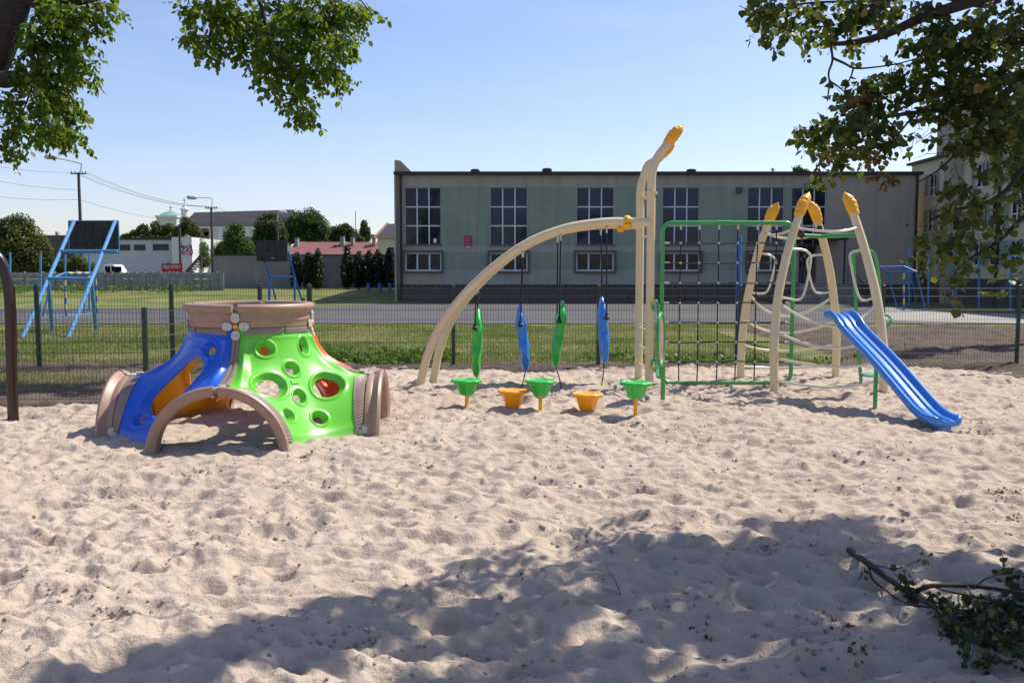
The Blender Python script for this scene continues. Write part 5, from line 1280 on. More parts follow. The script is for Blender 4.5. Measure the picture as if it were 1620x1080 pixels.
for g, g2, k_, top in ((fl, at(438, 477, D + 1.4), at(427, 438, D), at(418, 413, D - .9)), (frr, at(479, 477, D + 1.4), at(466, 438, D), at(460, 412, D - .9))):
    g = Vector((g.x, D, 0)); g2 = Vector((g2.x, D + 1.4, 0)); pipe(h2, [g - Vector((0, 0, .1)), k_], .065, M['pole_blue'], 'leg'); pipe(h2, [g2 - Vector((0, 0, .1)), k_, top], .055, M['pole_blue'], 'slanting_pole')
pipe(h2, [at(427, 438, D), at(466, 438, D)], .05, M['pole_blue'], 'cross_bar'); pipe(h2, [at(418, 413, D - .9), at(460, 412, D - .9)], .05, M['pole_blue'], 'cross_bar'); pipe(h2, [at(460, 412, D - .9), at(456, 398, D - .95)], .05, M['pole_blue'], 'brace')

def striped(root, a, b_, r, n, name='striped_post'):
    mb = MB(); a = Vector(a); b_ = Vector(b_)
    for k in range(n): mb.mat = k % 2; mb.tube([a.lerp(b_, k / n), a.lerp(b_, (k + 1) / n)], r, 8, k in (0, n - 1))
    mb.build(name, [M['pole_blue'], M['post_yellow']], root, True)
go = empty('goal', (gr(128, 500).x, 35, 0), 'small football goal with blue and yellow banded posts, behind the left basketball frame', 'goal', 'small goals on the court')
D1, D2 = 34.6, 35.6; a0 = gr(104.7, 500); b0 = gr(153.5, 496); hA = at(104.7, 432, a0.y).z; aT = Vector((a0.x, a0.y, hA)); bT = Vector((b0.x, b0.y, hA))
striped(go, a0, aT, .045, 7); striped(go, b0, bT, .045, 7); striped(go, aT, bT, .045, 8, 'crossbar')
a2 = gr(67, 501); b2 = gr(133, 497); aM = at(83, 440, a2.y); bM = at(137, 440, b2.y)
for p_ in ([aT, aM, a2], [bT, bM, b2], [a2, b2], [a2, a0], [b2, b0], [aM, bM]): pipe(go, p_, .035, M['hoop_blue'], 'net_frame')
g2 = empty('goal', (gr(1425, 490).x, 38, 0), 'small football goal frame of blue pipes before the hall, right of the cream poles', 'goal', 'small goals on the court')
q = lambda x, y, D: at(1360 + x / 3, 240 + y / 3, D)
Dg = gr(1430, 492).y; f_ = Vector((q(210, 755, Dg).x, Dg, 0)); fT = q(210, 545, Dg); striped(g2, f_, fT, .05, 7)
n1 = q(315, 757, Dg - 1); n1 = Vector((gr(1465, 492.5).x, gr(1465, 492.5).y, 0)); nT = q(270, 570, n1.y); m1 = gr(1420, 488.5); mT = q(130, 572, m1.y); bk = gr(1450, 485.5); bT = q(245, 560, bk.y)
for p_ in ([nT, n1], [mT, m1], [mT, nT], [q(95, 548, Dg), fT], [fT, nT], [q(95, 548, Dg), mT], [m1, n1], [f_, n1], [bT, bk], [m1, f_]): pipe(g2, p_, .04, M['pole_blue'], 'net_frame')
vp = empty('volleyball_post', (gr(1167, 568).x, gr(1167, 568).y, 0), 'tall blue post just behind the wire fence, seen through the net', 'post')
p_ = gr(1166.5, 568); mb = MB(); mb.box(p_.x - .045, p_.x - .003, p_.y - .04, p_.y + .04, -.1, at(1166, 376, p_.y).z); mb.build('post_half', M['pole_blue'], vp); mb = MB(); mb.box(p_.x + .003, p_.x + .045, p_.y - .04, p_.y + .04, -.1, at(1166, 374, p_.y).z); mb.build('post_half', M['hoop_blue'], vp)
def post(px, top, base, r, lab, grp, brace=None):
    g = gr(px, base); r_ = empty('net_post', g, lab, 'post', grp); pipe(r_, [g - Vector((0, 0, .1)), at(px, top, g.y)], r, M['hoop_blue'], 'pole')
    if brace: pipe(r_, [gr(*brace) , at(px, (top + base) / 2, g.y)], r * .8, M['hoop_blue'], 'brace')
for px, t, bs, lab in ((16, 399, 492, 'blue ball-net post nearest the left edge'), (64, 401, 494, 'blue ball-net post left of the small banded goal'), (103, 402, 492, 'blue ball-net post behind the left side of the banded goal'), (141, 403, 492, 'blue ball-net post behind the right side of the banded goal')):
    post(px, t, bs, .045, lab, 'ball-net posts at the left')
for px, t, bs, lab, br_ in ((1438.5, 393, 485, 'blue ball-net post behind the blue goal', None), (1469, 391, 487, 'blue ball-net post just right of the blue goal', None), (1508, 390, 487, 'blue ball-net post standing under the linden leaves', None), (1549, 409, 488, 'thin blue ball-net post between the linden leaves and the braced one', None), (1599, 381, 492, 'blue ball-net post with a slanting brace, near the right edge', (1581, 489))):
    post(px, t, bs, .05, lab, 'ball-net posts at the right', br_)
for px, lab in ((583, 'short blue post left of the hall corner, farthest from it'), (601, 'short blue post left of the hall corner, middle one'), (617, 'short blue post left of the hall corner, nearest it')):
    z_ = float(gz((px - 810) / FPX * 58, 58)); b_ = Vector(((px - 810) / FPX * 58, 58, z_)); r_ = empty('short_post', b_, lab, 'post', 'short blue posts by the hall corner'); pipe(r_, [b_ - Vector((0, 0, .1)), at(px, 448, 58)], .12, M['pole_blue'], 'pole')

# ------------------------------------------------------------------ town beyond
def gl_(px, D): return float(gz((px - 810) / FPX * D, D))
# concrete panel fence
PD = 60; pf = empty('panel_fence', (at(180, 440, PD).x, PD, gl_(180, PD)), 'grey precast concrete panel fence with arched relief, far left across the field', 'fence')
zb = gl_(150, PD) - .1; zt = at(150, 431, PD).z; edges = [-120, -88, -56, -24, 8, 38, 67, 86, 107, 128, 150, 165] + [165 + 12.7 * k for k in range(1, 16)]
for i in range(len(edges) - 1):
    xa, xb = at(edges[i], 430, PD).x, at(edges[i + 1], 430, PD).x; pale = edges[i] in (38, 67, 8) ; solid = edges[i] >= 150
    mb = MB(); mb.box(xa - .07, xa + .07, PD - .10, PD + .08, zb, zt + .06); mb.build('post', M['conc'], pf)
    hs = (zt - zb) / 3
    for j in range(3):
        mt = M['conc_l'] if (pale and j in (1, 2)) or (edges[i] in (38,) and j < 3) or (solid and (i * 7 + j * 3) % 11 == 0) else M['conc']
        mb = MB(); z0 = zb + j * hs; mb.box(xa + .075, xb - .075, PD - .03, PD + .03, z0 + .008, z0 + hs - .008); o = mb.build('panel', mt, pf)
        if j == 2 and not solid or pale and j == 1:
            mb = MB(); cx = (xa + xb) / 2; w_ = (xb - xa) * .36
            for k in range(7):
                a = math.pi * (k + .5) / 7; mb.bar((cx + w_ * .25 * math.cos(a), PD - .045, z0 + .06 + hs * .2 * math.sin(a)), (cx + w_ * math.cos(a), PD - .045, z0 + .06 + (hs - .14) * math.sin(a)), .03, .03)
            mb.build('relief', M['wallgrey'], o)
# grey rendered wall with tall thujas before it
GD = 66; gw = empty('rendered_wall', (at(480, 430, GD).x, GD, gl_(480, GD)), 'long weathered grey rendered wall behind the dark thujas', 'wall')
xa, xb = at(338, 420, GD).x, at(640, 420, GD).x; ztw = at(450, 404.5, GD).z
mb = MB(); mb.box(xa, xb, GD, GD + .3, .3, ztw); mb.build('wall', M['wallgrey'], gw); mb = MB(); mb.box(xa - .05, xb, GD - .06, GD + .36, ztw, ztw + .10); mb.build('coping', M['roofedge'], gw)

for (px, top, w_, lab) in ((469, 403, 9, 'dark thuja just right of the farther basketball board'), (488, 398, 9, 'dark thuja, second from the left in front of the grey wall'), (503, 393, 10, 'dark thuja, third from the left, right-hand of a touching pair'), (549, 389, 10, 'tallest dark thuja, left end of the right-hand row'), (568, 397, 10, 'dark thuja second in the right-hand row'), (584, 395, 9, 'dark thuja in the middle of the right-hand row'), (598, 394, 9, 'dark thuja next to last before the hall corner'), (615, 392, 8, 'dark thuja nearest the hall corner')):
    D = GD - 2.2; base = 449; blobs = [(px, 430, w_, 24), (px, 444, w_ * .9, 13), (px, 415, w_ * .8, 16), (px + .5, 405 + (top - 394) * .6, w_ * .5, max(4, 412 - top) * .55), (px, top + 5, w_ * .25, 5)]
    far_tree('thuja', px, base, D, blobs, 'thuja', .12, 5200, lab, 'dark thujas by the grey wall')
# white building with a mural
WD = 82; z0 = .8; wb = empty('white_building', (at(235, 420, WD).x, WD, z0), 'low white building with a painted gable and small dark windows, far left', 'building')
x0, x1 = at(120, 400, WD).x, at(276, 400, WD).x; zt = at(200, 379.5, WD).z
mb = MB(); mb.box(x0, x1, WD, WD + 9, z0, zt); mb.build('wall', M['whitewall'], wb); mb = MB(); mb.box(x0 - .1, x1 - .003, WD - .12, WD + 9, zt, zt + .22); mb.build('roof_edge', M['roofedge'], wb)
x2 = at(307.5, 400, WD).x; zg = at(290, 375.5, WD).z; mb = MB(); mb.box(x1, x2, WD - .6, WD + 9, z0, zg); mb.build('gable_block', M['white'], wb)
for (a, b_, c_, d_) in ((242, 267, 386, 396), (212, 230, 387, 396), (190, 206, 387, 396), (150, 172, 387, 396), (262, 268, 416, 422)):
    mb = MB(); xa, xb = at(a, 390, WD).x, at(b_, 390, WD).x; mb.box(xa, xb, WD - .05, WD - .004, at(200, d_, WD).z, at(200, c_, WD).z); o = mb.build('window', M['frame_d'], wb)
    nn = 3
    for k in range(nn): mb = MB(); w_ = (xb - xa) / nn; mb.box(xa + w_ * k + .04, xa + w_ * (k + 1) - .04, WD - .06, WD - .053, at(200, d_ - .6, WD).z, at(200, c_ + .6, WD).z); mb.build('pane', M['glass'], o)
mb = MB(); mb.prism([(0, 0), (.9, 0), (.95, .55), (.5, .62), (.1, .45)], (1, 0, 0), (0, 0, 1), (at(289, 404, WD - .6).x, WD - .61, at(289, 404, WD - .6).z), (0, .006, 0)); mb.build('mural', M['pink'], wb)
for pts in ([(288, 386), (287, 392), (291, 389), (289, 397), (287, 399)], [(292, 393), (295, 389), (297, 394), (295, 398)], [(299, 386), (301, 393), (303, 388), (303, 397)], [(287, 401), (292, 400)], [(300, 399), (303, 404), (305, 398)]):
    mb = MB(); mb.tube(spline([at(a, b_, WD - .62) for a, b_ in pts], 4), .045, 4); mb.build('lettering', M['redsign'] if False else M['frame_d'], wb)
mb = MB(); xa, xb = at(70, 380, WD + 12).x, at(150, 380, WD + 12).x; mb.box(xa, xb, WD + 12, WD + 18, z0, at(100, 372, WD + 12).z)
db = empty('dark_building', (xa, WD + 12, z0), 'low dark flat-roofed building behind the left backboard', 'building'); mb.build('wall', M['plinth'], db)
mb = MB(); mb.box(at(80, 378, WD + 12).x, at(84, 378, WD + 12).x, WD + 13, WD + 13.5, at(80, 372, WD + 12).z, at(80, 366, WD + 12).z); mb.build('chimney', M['conc_l'], db)
# shop sign
SD = 78; sg = empty('shop_sign', (at(271, 424, SD).x, SD, gl_(271, SD)), 'red roadside sign with white capital letters before the white building', 'sign')
mb = MB(); xa, xb = at(255.5, 424, SD).x, at(288.5, 424, SD).x; za, zc_ = at(270, 430, SD).z, at(270, 417, SD).z; mb.box(xa, xb, SD, SD + .12, za, zc_); mb.build('plate', M['redsign'], sg)
def text(s, w, h, loc, parent, m_, name='lettering'):
    cu = bpy.data.curves.new(name, 'FONT'); cu.body = s; cu.extrude = .01; cu.align_x = 'CENTER'; cu.align_y = 'CENTER'; o = bpy.data.objects.new(name, cu); COL.objects.link(o)
    bpy.context.view_layer.update(); dg = bpy.context.evaluated_depsgraph_get(); me = bpy.data.meshes.new_from_object(o.evaluated_get(dg)); COL.objects.unlink(o); bpy.data.objects.remove(o)
    co = np.empty(len(me.vertices) * 3); me.vertices.foreach_get('co', co); co = co.reshape(-1, 3); lo, hi = co.min(0), co.max(0); k = np.array([w / (hi[0] - lo[0]), h / (hi[1] - lo[1])])
    org = ORG[parent.name]; X_ = (co[:, 0] - (lo[0] + hi[0]) / 2) * k[0] + loc[0] - org.x; Z_ = (co[:, 1] - (lo[1] + hi[1]) / 2) * k[1] + loc[2] - org.z
    me.vertices.foreach_set('co', np.stack([X_, loc[1] - org.y - co[:, 2] * .5, Z_], -1).ravel()); me.materials.clear(); me.materials.append(m_); me.update()
    o = bpy.data.objects.new(name, me); COL.objects.link(o); o.parent = parent
text('MEBLE  DYWANY', (xb - xa) * .84, (zc_ - za) * .42, ((xa + xb) / 2, SD - .02, (za + zc_) / 2 + .08), sg, M['whiteflat'])
for x in (xa + .15, xb - .15):
    mb = MB(); mb.box(x - .05, x + .05, SD + .12, SD + .2, .5, zc_); mb.build('leg', M['frame_d'], sg)
# stairs ramp right of the white building, van, lamp posts
rp = empty('outdoor_stair', (at(310, 430, 76).x, 76, gl_(310, 76)), 'wooden stair rising beside the white building', 'stair')
for k in range(7):
    a = at(296 + 3.2 * k, 428 - 3.6 * k, 76); mb = MB(); mb.box(a.x, a.x + .22, 76, 77.2, a.z - .14, a.z); mb.build('step', M['bark'], rp)
mb = MB(); mb.bar(at(293, 432, 75.9), at(318, 404, 75.9), .08, .22); mb.bar(at(318, 404, 76), Vector((at(318, 404, 76).x, 76, .8)), .12); mb.build('stringer', M['wood_pole'], rp)
VD = 72; van = empty('van', (at(180, 428, VD).x, VD, gl_(180, VD)), 'white van behind the concrete panel fence, only its roof showing', 'van')
vx0, vx1 = at(163, 425, VD).x, at(195, 425, VD).x; vt = at(180, 418, VD).z; vb_ = gl_(180, VD); Lv = vx1 - vx0
mb = MB(); mb.prism([(0, .35), (Lv, .35), (Lv, .9), (Lv - .25, 1.05), (Lv - .75, vt - vb_ - .02), (Lv * .3, vt - vb_), (.05, vt - vb_ - .05), (0, vt - vb_ - .3)], (1, 0, 0), (0, 0, 1), (vx0, VD, vb_), (0, 1.7, 0)); mb.build('body', M['car'], van, bevel=.06)
for a in (.1, .42, .66): mb = MB(); mb.box(vx0 + Lv * a, vx0 + Lv * a + .42, VD - .012, VD - .003, vb_ + 1.15, vt - .18); mb.build('window', M['glass'], van)
for a in (.3, Lv - .35): mb = MB(); mb.tube([(vx0 + a, VD - .02, vb_ + .3), (vx0 + a, VD + .2, vb_ + .3)], .3, 16); mb.build('wheel', M['black'], van, True)
def lamp(px, top, D, arm_px, lab, cross=True, basepx=430, rp_=.12, sx=-1, head=None):
    z0 = gl_(px, D); b_ = Vector((at(px, 400, D).x, D, z0)); t = at(px, top, D); r_ = empty('street_lamp', b_, lab, 'street lamp', 'street lamps on the far street')
    mb = MB(); mb.tube([b_ - Vector((0, 0, .2)), Vector((b_.x, D, t.z))], [rp_ * 1.25, rp_ * .8], 8); mb.build('pole', M['wood_pole'], r_, True)
    a = [Vector((b_.x, D, t.z - .3)), at(px - .5, top - 10, D), at(px + (3 if head[0] > px else -4), top - 15, D), at(head[0], head[1], D)]
    mb = MB(); mb.tube(spline(a, 5), .04, 6); mb.build('arm', M['lamp'], r_, True)
    h = at(head[0], head[1], D); mb = MB(); mb.tube([h + Vector((.36, 0, -.02)), h + Vector((.08, 0, .02)), h + Vector((-.42, 0, .05)), h + Vector((-.6, 0, .0))], [.06, .19, .20, .07], 10); mb.build('lamp_head', M['lamp'], r_, True)
    if cross:
        mb = MB(); y = t.z - .12; mb.box(b_.x - .55, b_.x + .55, D - .06, D + .06, y, y + .08)
        for k in (-.5, -.25, .25, .5): mb.tube([(b_.x + k, D, y + .08), (b_.x + k, D, y + .22)], .03, 6)
        mb.build('cross_arm', M['wood_pole'], r_)
    return Vector((b_.x, D, t.z))
L1 = lamp(129, 273, 63, None, 'street lamp on a tall dark pole behind the left basketball frame', head=(84, 249))
L2 = lamp(336, 328, 80, None, 'street lamp on a thin pole in front of the church', head=(306, 313))
L3 = lamp(440, 350, 95, None, 'street lamp on a pole rising behind the farther backboard', head=(449, 336), sx=1)
L4 = empty('utility_pole', (at(285, 400, 79).x, 79, gl_(285, 79)), 'thin wooden pole in front of the painted white gable', 'pole'); mb = MB(); mb.tube([(L4.location.x, 79, .5), (L4.location.x, 79, at(285, 355, 79).z)], .11, 8); mb.build('pole', M['wood_pole'], L4, True); mb = MB(); mb.tube([(L4.location.x - .2, 79, at(285, 357, 79).z), (L4.location.x + .2, 79, at(285, 357, 79).z)], .04, 6); mb.build('bracket', M['wood_pole'], L4, True)
wi = 0
def wirel(a, b_, sag, lab):
    global wi
    a = Vector(a); b_ = Vector(b_); pts = [a.lerp(b_, t / 14) - Vector((0, 0, sag * 4 * (t / 14) * (1 - t / 14))) for t in range(15)]
    mb = MB(); mb.tube(pts, .010, 4, False); o = mb.build('power_line', M['wood_pole']); tag(o, lab, 'wire', 'overhead lines between the street poles')
for k in (-.5, -.25, .25, .5):
    wirel(L1 + Vector((k, 0, .05)), L2 + Vector((k, 0, .05)), .6, 'one of the thin parallel overhead lines between the first two lamp poles')
    wirel(L2 + Vector((k, 0, .05)), L3 + Vector((k, 0, .05)), .5, 'one of the thin parallel overhead lines in front of the church roof')
wirel(at(-80, 246, 60), L1 + Vector((-.5, 0, .0)), .3, 'upper overhead line leaving the left edge of the sky'); wirel(at(-80, 268, 60), L1 + Vector((0, 0, -1.2)), .3, 'middle overhead line leaving the left edge of the sky')
wirel(at(-80, 302, 60), L1 + Vector((0, 0, -1.9)), .2, 'lower overhead line leaving the left edge of the sky'); wirel(L1 + Vector((0, 0, -1.9)), L2 + Vector((0, 0, -1.2)), .5, 'lowest overhead line between the first two lamp poles')

# church
CD = 190; ch = empty('church', (at(370, 400, CD).x, CD, 1), 'long church with a dark violet roof, pale walls and small domed towers', 'church')
zr = at(370, 328, CD).z; ze = at(370, 357, CD).z; xa, xb = at(286, 350, CD).x, at(462, 350, CD).x; xr = at(452, 330, CD).x
mb = MB(); mb.add([(xa, CD, ze), (xb, CD, ze), (xr, CD + 7, zr), (xa + .5, CD + 7, zr - .6), (xa, CD + 14, ze), (xb, CD + 14, ze)], [(0, 1, 2, 3), (4, 3, 2, 5), (1, 5, 2), (0, 3, 4)]); mb.build('roof', M['slate'], ch)
mb = MB(); mb.box(xa + .5, xb - .5, CD + .6, CD + 13.4, 1, ze - .05); mb.build('wall', M['church_wall'], ch); mb = MB(); mb.box(xa + .3, xb - .3, CD + .35, CD + 13.6, ze - .5, ze - .06); mb.build('cornice', M['white'], ch)
for px in (323, 372, 424): mb = MB(); x = at(px, 380, CD).x; mb.box(x - .9, x + .9, CD + .50, CD + .597, at(0, 380, CD).z, at(0, 367, CD).z); mb.tube([(x, CD + .50, at(0, 367, CD).z), (x, CD + .597, at(0, 367, CD).z)], .9, 20); mb.build('window', M['frame_d'], ch)
for px in (300, 348, 390, 445): mb = MB(); x = at(px, 380, CD).x; mb.box(x - .5, x + .5, CD + .3, CD + .597, 1, ze - .5); mb.build('pilaster', M['white'], ch)
x = at(272, 350, CD).x; zt = at(272, 345, CD).z
mb = MB(); mb.box(x - 2.1, x + 2.1, CD - 3, CD + 2, 1, zt); mb.build('tower', M['church_wall'], ch); mb = MB(); mb.box(x - 2.35, x + 2.35, CD - 3.3, CD + 2.3, zt, zt + .35); mb.build('cornice', M['white'], ch)
mb = MB(); mb.lathe([(2.7, 0), (2.0, .45), (1.1, .85), (.35, 1.1), (.15, 1.35), (.02, 1.4)], (x, CD - .5, zt + .35), 8); mb.build('dome_roof', M['verdigris'], ch, True); mb = MB(); mb.bar((x, CD - .5, zt + 1.5), (x, CD - .5, zt + 2.6), .09); mb.bar((x - .4, CD - .5, zt + 2.2), (x + .4, CD - .5, zt + 2.2), .12); mb.build('cross', M['roofedge'], ch)
x = at(286.5, 335, CD).x; zt = at(286, 342, CD).z; mb = MB(); mb.lathe([(.7, -2), (.7, 1.4), (1.0, 1.5), (.95, 1.7), (.5, 1.9), (.40, 2.3), (.15, 2.5), (.05, 2.8)], (x, CD + 2, zt), 12); mb.build('turret', M['white'], ch, True); mb = MB(); mb.bar((x, CD + 2, zt + 2.6), (x, CD + 2, zt + 4.1), .09); mb.bar((x - .35, CD + 2, zt + 3.5), (x + .35, CD + 2, zt + 3.5), .09); mb.build('cross', M['roofedge'], ch)
# red roofed house and cream house
RD = 84; rh = empty('red_roofed_house', (at(520, 400, RD).x, RD, 1), 'low house with a long dull red roof and grey chimneys behind the wall', 'house')
xa, xb = at(452, 400, RD).x, at(640, 400, RD).x; ze = at(500, 403, RD).z; zr = at(500, 383, RD + 4).z
mb = MB(); mb.add([(xa, RD, ze), (xb, RD, ze), (xb, RD + 4, zr), (xa, RD + 4, zr), (xa, RD + 8, ze), (xb, RD + 8, ze)], [(0, 1, 2, 3), (4, 3, 2, 5)]); mb.build('roof', M['red_roof'], rh); mb = MB(); mb.box(xa + .2, xb - .2, RD + .4, RD + 7.6, 1, ze - .02); mb.build('wall', M['cream'], rh)
n = 34
for k in range(n): mb = MB(); x = xa + (xb - xa) * (k + .5) / n; mb.bar((x, RD + .0, ze + .02), (x, RD + 4, zr + .02), .05, .05); mb.build('roof_seam', M['red_roof'], rh)
for px, w_, t in ((470, 5, 377), (542, 6, 374), (558, 5, 375), (592, 5, 373)):
    x = at(px, 380, RD + 3).x; mb = MB(); ww = w_ * RD / FPX / 2; mb.box(x - ww, x + ww, RD + 2.6, RD + 3.3, zr - 1, at(px, t, RD + 3).z); o = mb.build('chimney', M['conc'], rh); mb = MB(); mb.box(x - ww - .05, x + ww + .05, RD + 2.55, RD + 3.35, at(px, t, RD + 3).z, at(px, t, RD + 3).z + .1); mb.build('cap', M['roofedge'], o)
KD = 76; kh = empty('cream_house', (at(615, 400, KD).x, KD, 1), 'cream house with a brownish roof, half hidden by the corner of the hall', 'house')
xa, xb = at(597, 380, KD).x, at(660, 380, KD).x; ze = at(600, 377, KD).z; zr = at(600, 354, KD + 3).z
mb = MB(); mb.add([(xa - .2, KD - .3, ze), (xb, KD - .3, ze), (xb, KD + 3, zr), (xa + .5, KD + 3, zr), (xa - .2, KD + 6.3, ze), (xb, KD + 6.3, ze)], [(0, 1, 2, 3), (4, 3, 2, 5)]); mb.build('roof', M['slate'], kh); mb = MB(); mb.add([(xa, KD, 1), (xb, KD, 1), (xb, KD, ze), (xa, KD, ze), (xa, KD + 6, 1), (xa, KD + 6, ze), (xa + .45, KD + 3, zr - .08)], [(0, 1, 2, 3), (4, 0, 3, 6, 5)]); mb.build('wall', M['cream'], kh)
mb = MB(); mb.bar((xa - .22, KD - .33, ze + .03), (xa + .48, KD + 3, zr + .05), .14); mb.build('roof_verge', M['brick'], kh)
x = at(619.5, 400, KD).x; mb = MB(); mb.box(x - .35, x + .3, KD - .05, KD - .003, at(0, 405, KD).z, at(0, 390, KD).z); o = mb.build('window', M['white'], kh); mb = MB(); mb.box(x - .28, x + .23, KD - .06, KD - .053, at(0, 404, KD).z, at(0, 391, KD).z); mb.build('pane', M['glass_b'], o)
an = empty('aerial_mast', (at(563, 380, 90).x, 90, 1), 'thin radio mast above the trees left of the hall', 'mast'); mb = MB(); mb.tube([(an.location.x, 90, 1), (an.location.x, 90, at(563, 334, 90).z)], .035, 6); mb.build('mast', M['sill'], an)

# trees and bushes beyond the field
far_tree('olive_tree', 28, 445, 62, [(25, 385, 42, 42), (5, 375, 40, 32), (60, 400, 22, 32), (30, 355, 26, 18), (-30, 390, 40, 45), (70, 418, 16, 14), (40, 420, 40, 18)], 'olive', .26, 9000, 'large olive green tree at the left edge behind the panel fence')
far_tree('bush', 110, 440, 61.5, [(105, 420, 14, 12), (125, 415, 12, 14), (140, 423, 14, 10), (98, 428, 12, 8)], 'mid', .2, 1500, 'bright green bush behind the panel fence, under the left backboard', cat='bush')
far_tree('locust_tree', 240, 420, 110, [(200, 374, 10, 5), (214, 369, 10, 6), (226, 362, 9, 8), (236, 370, 12, 6), (246, 358, 8, 9), (256, 366, 12, 8), (266, 360, 9, 7), (283, 366, 12, 9), (294, 352, 8, 10), (304, 362, 10, 12), (313, 372, 9, 12), (250, 375, 30, 5), (320, 395, 9, 16)], 'olive', .32, 7000, 'airy yellow green tree between the white building and the church')
far_tree('young_tree', 318, 430, 84, [(315, 395, 14, 18), (322, 412, 12, 14), (308, 385, 8, 10)], 'mid', .25, 1800, 'young green tree right of the white gable')
far_tree('round_tree', 372, 430, 88, [(370, 378, 18, 22), (364, 395, 22, 18), (385, 392, 18, 20), (375, 362, 12, 12), (350, 400, 10, 14), (392, 405, 14, 12)], 'mid', .26, 6000, 'bright round green tree just right of the church lamp pole')
far_tree('dark_tree', 428, 430, 100, [(422, 358, 20, 20), (418, 380, 24, 20), (440, 372, 16, 22), (408, 395, 14, 12), (430, 345, 12, 10)], 'dark', .3, 6500, 'dark green tree rising behind the farther backboard')
far_tree('broad_tree', 485, 430, 105, [(470, 355, 24, 20), (492, 348, 24, 18), (480, 370, 34, 14), (508, 362, 16, 18), (458, 372, 18, 16), (498, 375, 22, 12)], 'dark', .3, 8000, 'broad dark tree behind the left end of the red roof')
far_tree('maple_tree', 545, 430, 110, [(530, 372, 14, 16), (545, 365, 14, 12), (556, 374, 14, 12), (520, 378, 12, 8), (568, 378, 8, 6)], 'dark', .3, 4500, 'dark tree behind the middle of the red roof')
far_tree('pointed_tree', 577, 430, 120, [(577, 366, 9, 10), (577, 375, 11, 9), (576, 356, 5, 8)], 'dark', .3, 1800, 'small pointed tree behind the right end of the red roof')
far_tree('green_tree', 1640, 470, 20, [(1640, 180, 34, 60), (1635, 250, 30, 40), (1610, 255, 18, 30), (1660, 320, 40, 60), (1650, 110, 30, 50), (1612, 285, 14, 14)], 'mid', .09, 7000, 'bright green tree entering at the right edge in front of the school wing')
far_tree('roadside_tree', 1262, 300, 90, [(1262, 268, 8, 5), (1270, 271, 10, 4)], 'mid', .3, 400, 'tip of a tree showing above the hall roof')
# distant low wood
P = np.stack([rng.uniform(-260, 260, 16000), rng.uniform(230, 300, 16000), np.zeros(16000)], -1); P[:, 2] = 1 + (5 + 7 * fbm(P[:, 0] * .05, P[:, 1] * .05, 81, 3)) * rng.random(16000)
tag(leaf_mass('distant_wood', P, rng.normal(size=P.shape), rng.normal(size=P.shape), 2.0 * (.5 + rng.random(16000)), QUAD_T, QUAD_F, FAR['dark'], None), kind='stuff')

# ------------------------------------------------------------------ fallen branch, litter, clods
rr = np.random.default_rng(21)
fb = empty('fallen_branch', (*gr(1480, 935).xy, 0), 'fallen leafy branch lying in the shade at the lower right', 'branch')
def gp(px, py, h=0.0):
    p = gr(px, py, .0); p = gr(px, py, ground_z(p.x, p.y) + .012 + h); return p
def fbranch(pts, r0, r1): branch([gp(*p) for p in pts], r0, r1, fb, 7)
fbranch([(1344, 870, .05), (1375, 892, .06), (1410, 918, .05), (1450, 945, .04)], .022, .014)
fbranch([(1450, 934, .05), (1475, 926, .06), (1530, 926, .07), (1580, 932, .08), (1625, 940, .10), (1760, 960, .15)], .014, .009)
fbranch([(1375, 897, .03), (1380, 915, .03), (1400, 932, .02), (1430, 952, .02), (1470, 960, .03), (1520, 964, .04)], .008, .003)
fbranch([(1385, 894, .05), (1420, 899, .04), (1450, 887, .08)], .004, .002)
fbranch([(1530, 926, .07), (1538, 940, .06), (1560, 955, .04), (1600, 990, .05)], .007, .003)
fbranch([(1450, 945, .04), (1490, 968, .05), (1540, 1000, .06), (1590, 1030, .05)], .009, .003)
fbranch([(1475, 926, .06), (1500, 935, .04), (1550, 945, .05), (1620, 965, .05)], .007, .003)
fbranch([(1540, 930, .07), (1560, 915, .12), (1590, 905, .16)], .006, .002)
P, Dd, Nn, paths = [], [], [], []
for (px, py, rx, ry, k) in [(1372, 908, 6, 6, 1), (1430, 920, 18, 12, 3), (1442, 935, 16, 12, 5), (1455, 895, 10, 6, 1), (1470, 950, 24, 14, 5), (1505, 965, 26, 14, 9), (1545, 965, 28, 18, 12), (1590, 960, 30, 22, 14), (1620, 950, 30, 26, 12), (1500, 985, 22, 10, 6), (1540, 990, 28, 14, 9), (1590, 1000, 30, 20, 12), (1620, 1000, 30, 30, 12), (1525, 1010, 18, 8, 4), (1545, 1025, 20, 10, 5), (1600, 1030, 26, 14, 9), (1595, 915, 14, 8, 5), (1600, 900, 14, 6, 4), (1660, 980, 50, 50, 26), (1640, 1050, 40, 20, 10)]:
    c = gp(px, py, .06); sc_ = c.y / FPX; a = grow(np.array(c), (rx * sc_, .14, .06), int(k * .8 + .5), .032, .2, rr, .16, .8); P += a[0]; Dd += a[1]; Nn += a[2]; paths += a[3]
P = np.array(P); _g = sand_h(P[:, 0], P[:, 1]); P[:, 2] = _g + np.abs(P[:, 2] - _g - .01) + .02; Dd = np.array(Dd); Nn = np.array(Nn); sz = .034 * (.6 + .7 * rr.random(len(P))); val = rr.random(len(P))
qx, qy = proj(P); idx = np.where((qx < 1618) & (qy < 1078))[0]; idx = idx[np.argsort(-sz[idx])][:220]; rest = np.ones(len(P), bool); rest[idx] = False
leaf_mass('foliage', P[rest], Dd[rest], Nn[rest], sz[rest], HEART_T, LEAF_F6, LEAF_F, fb, val[rest]); leaf_parts(P[idx], Dd[idx], Nn[idx], sz[idx], HEART_T, LEAF_F6, LEAF_F, fb, val[idx])
mb = MB()
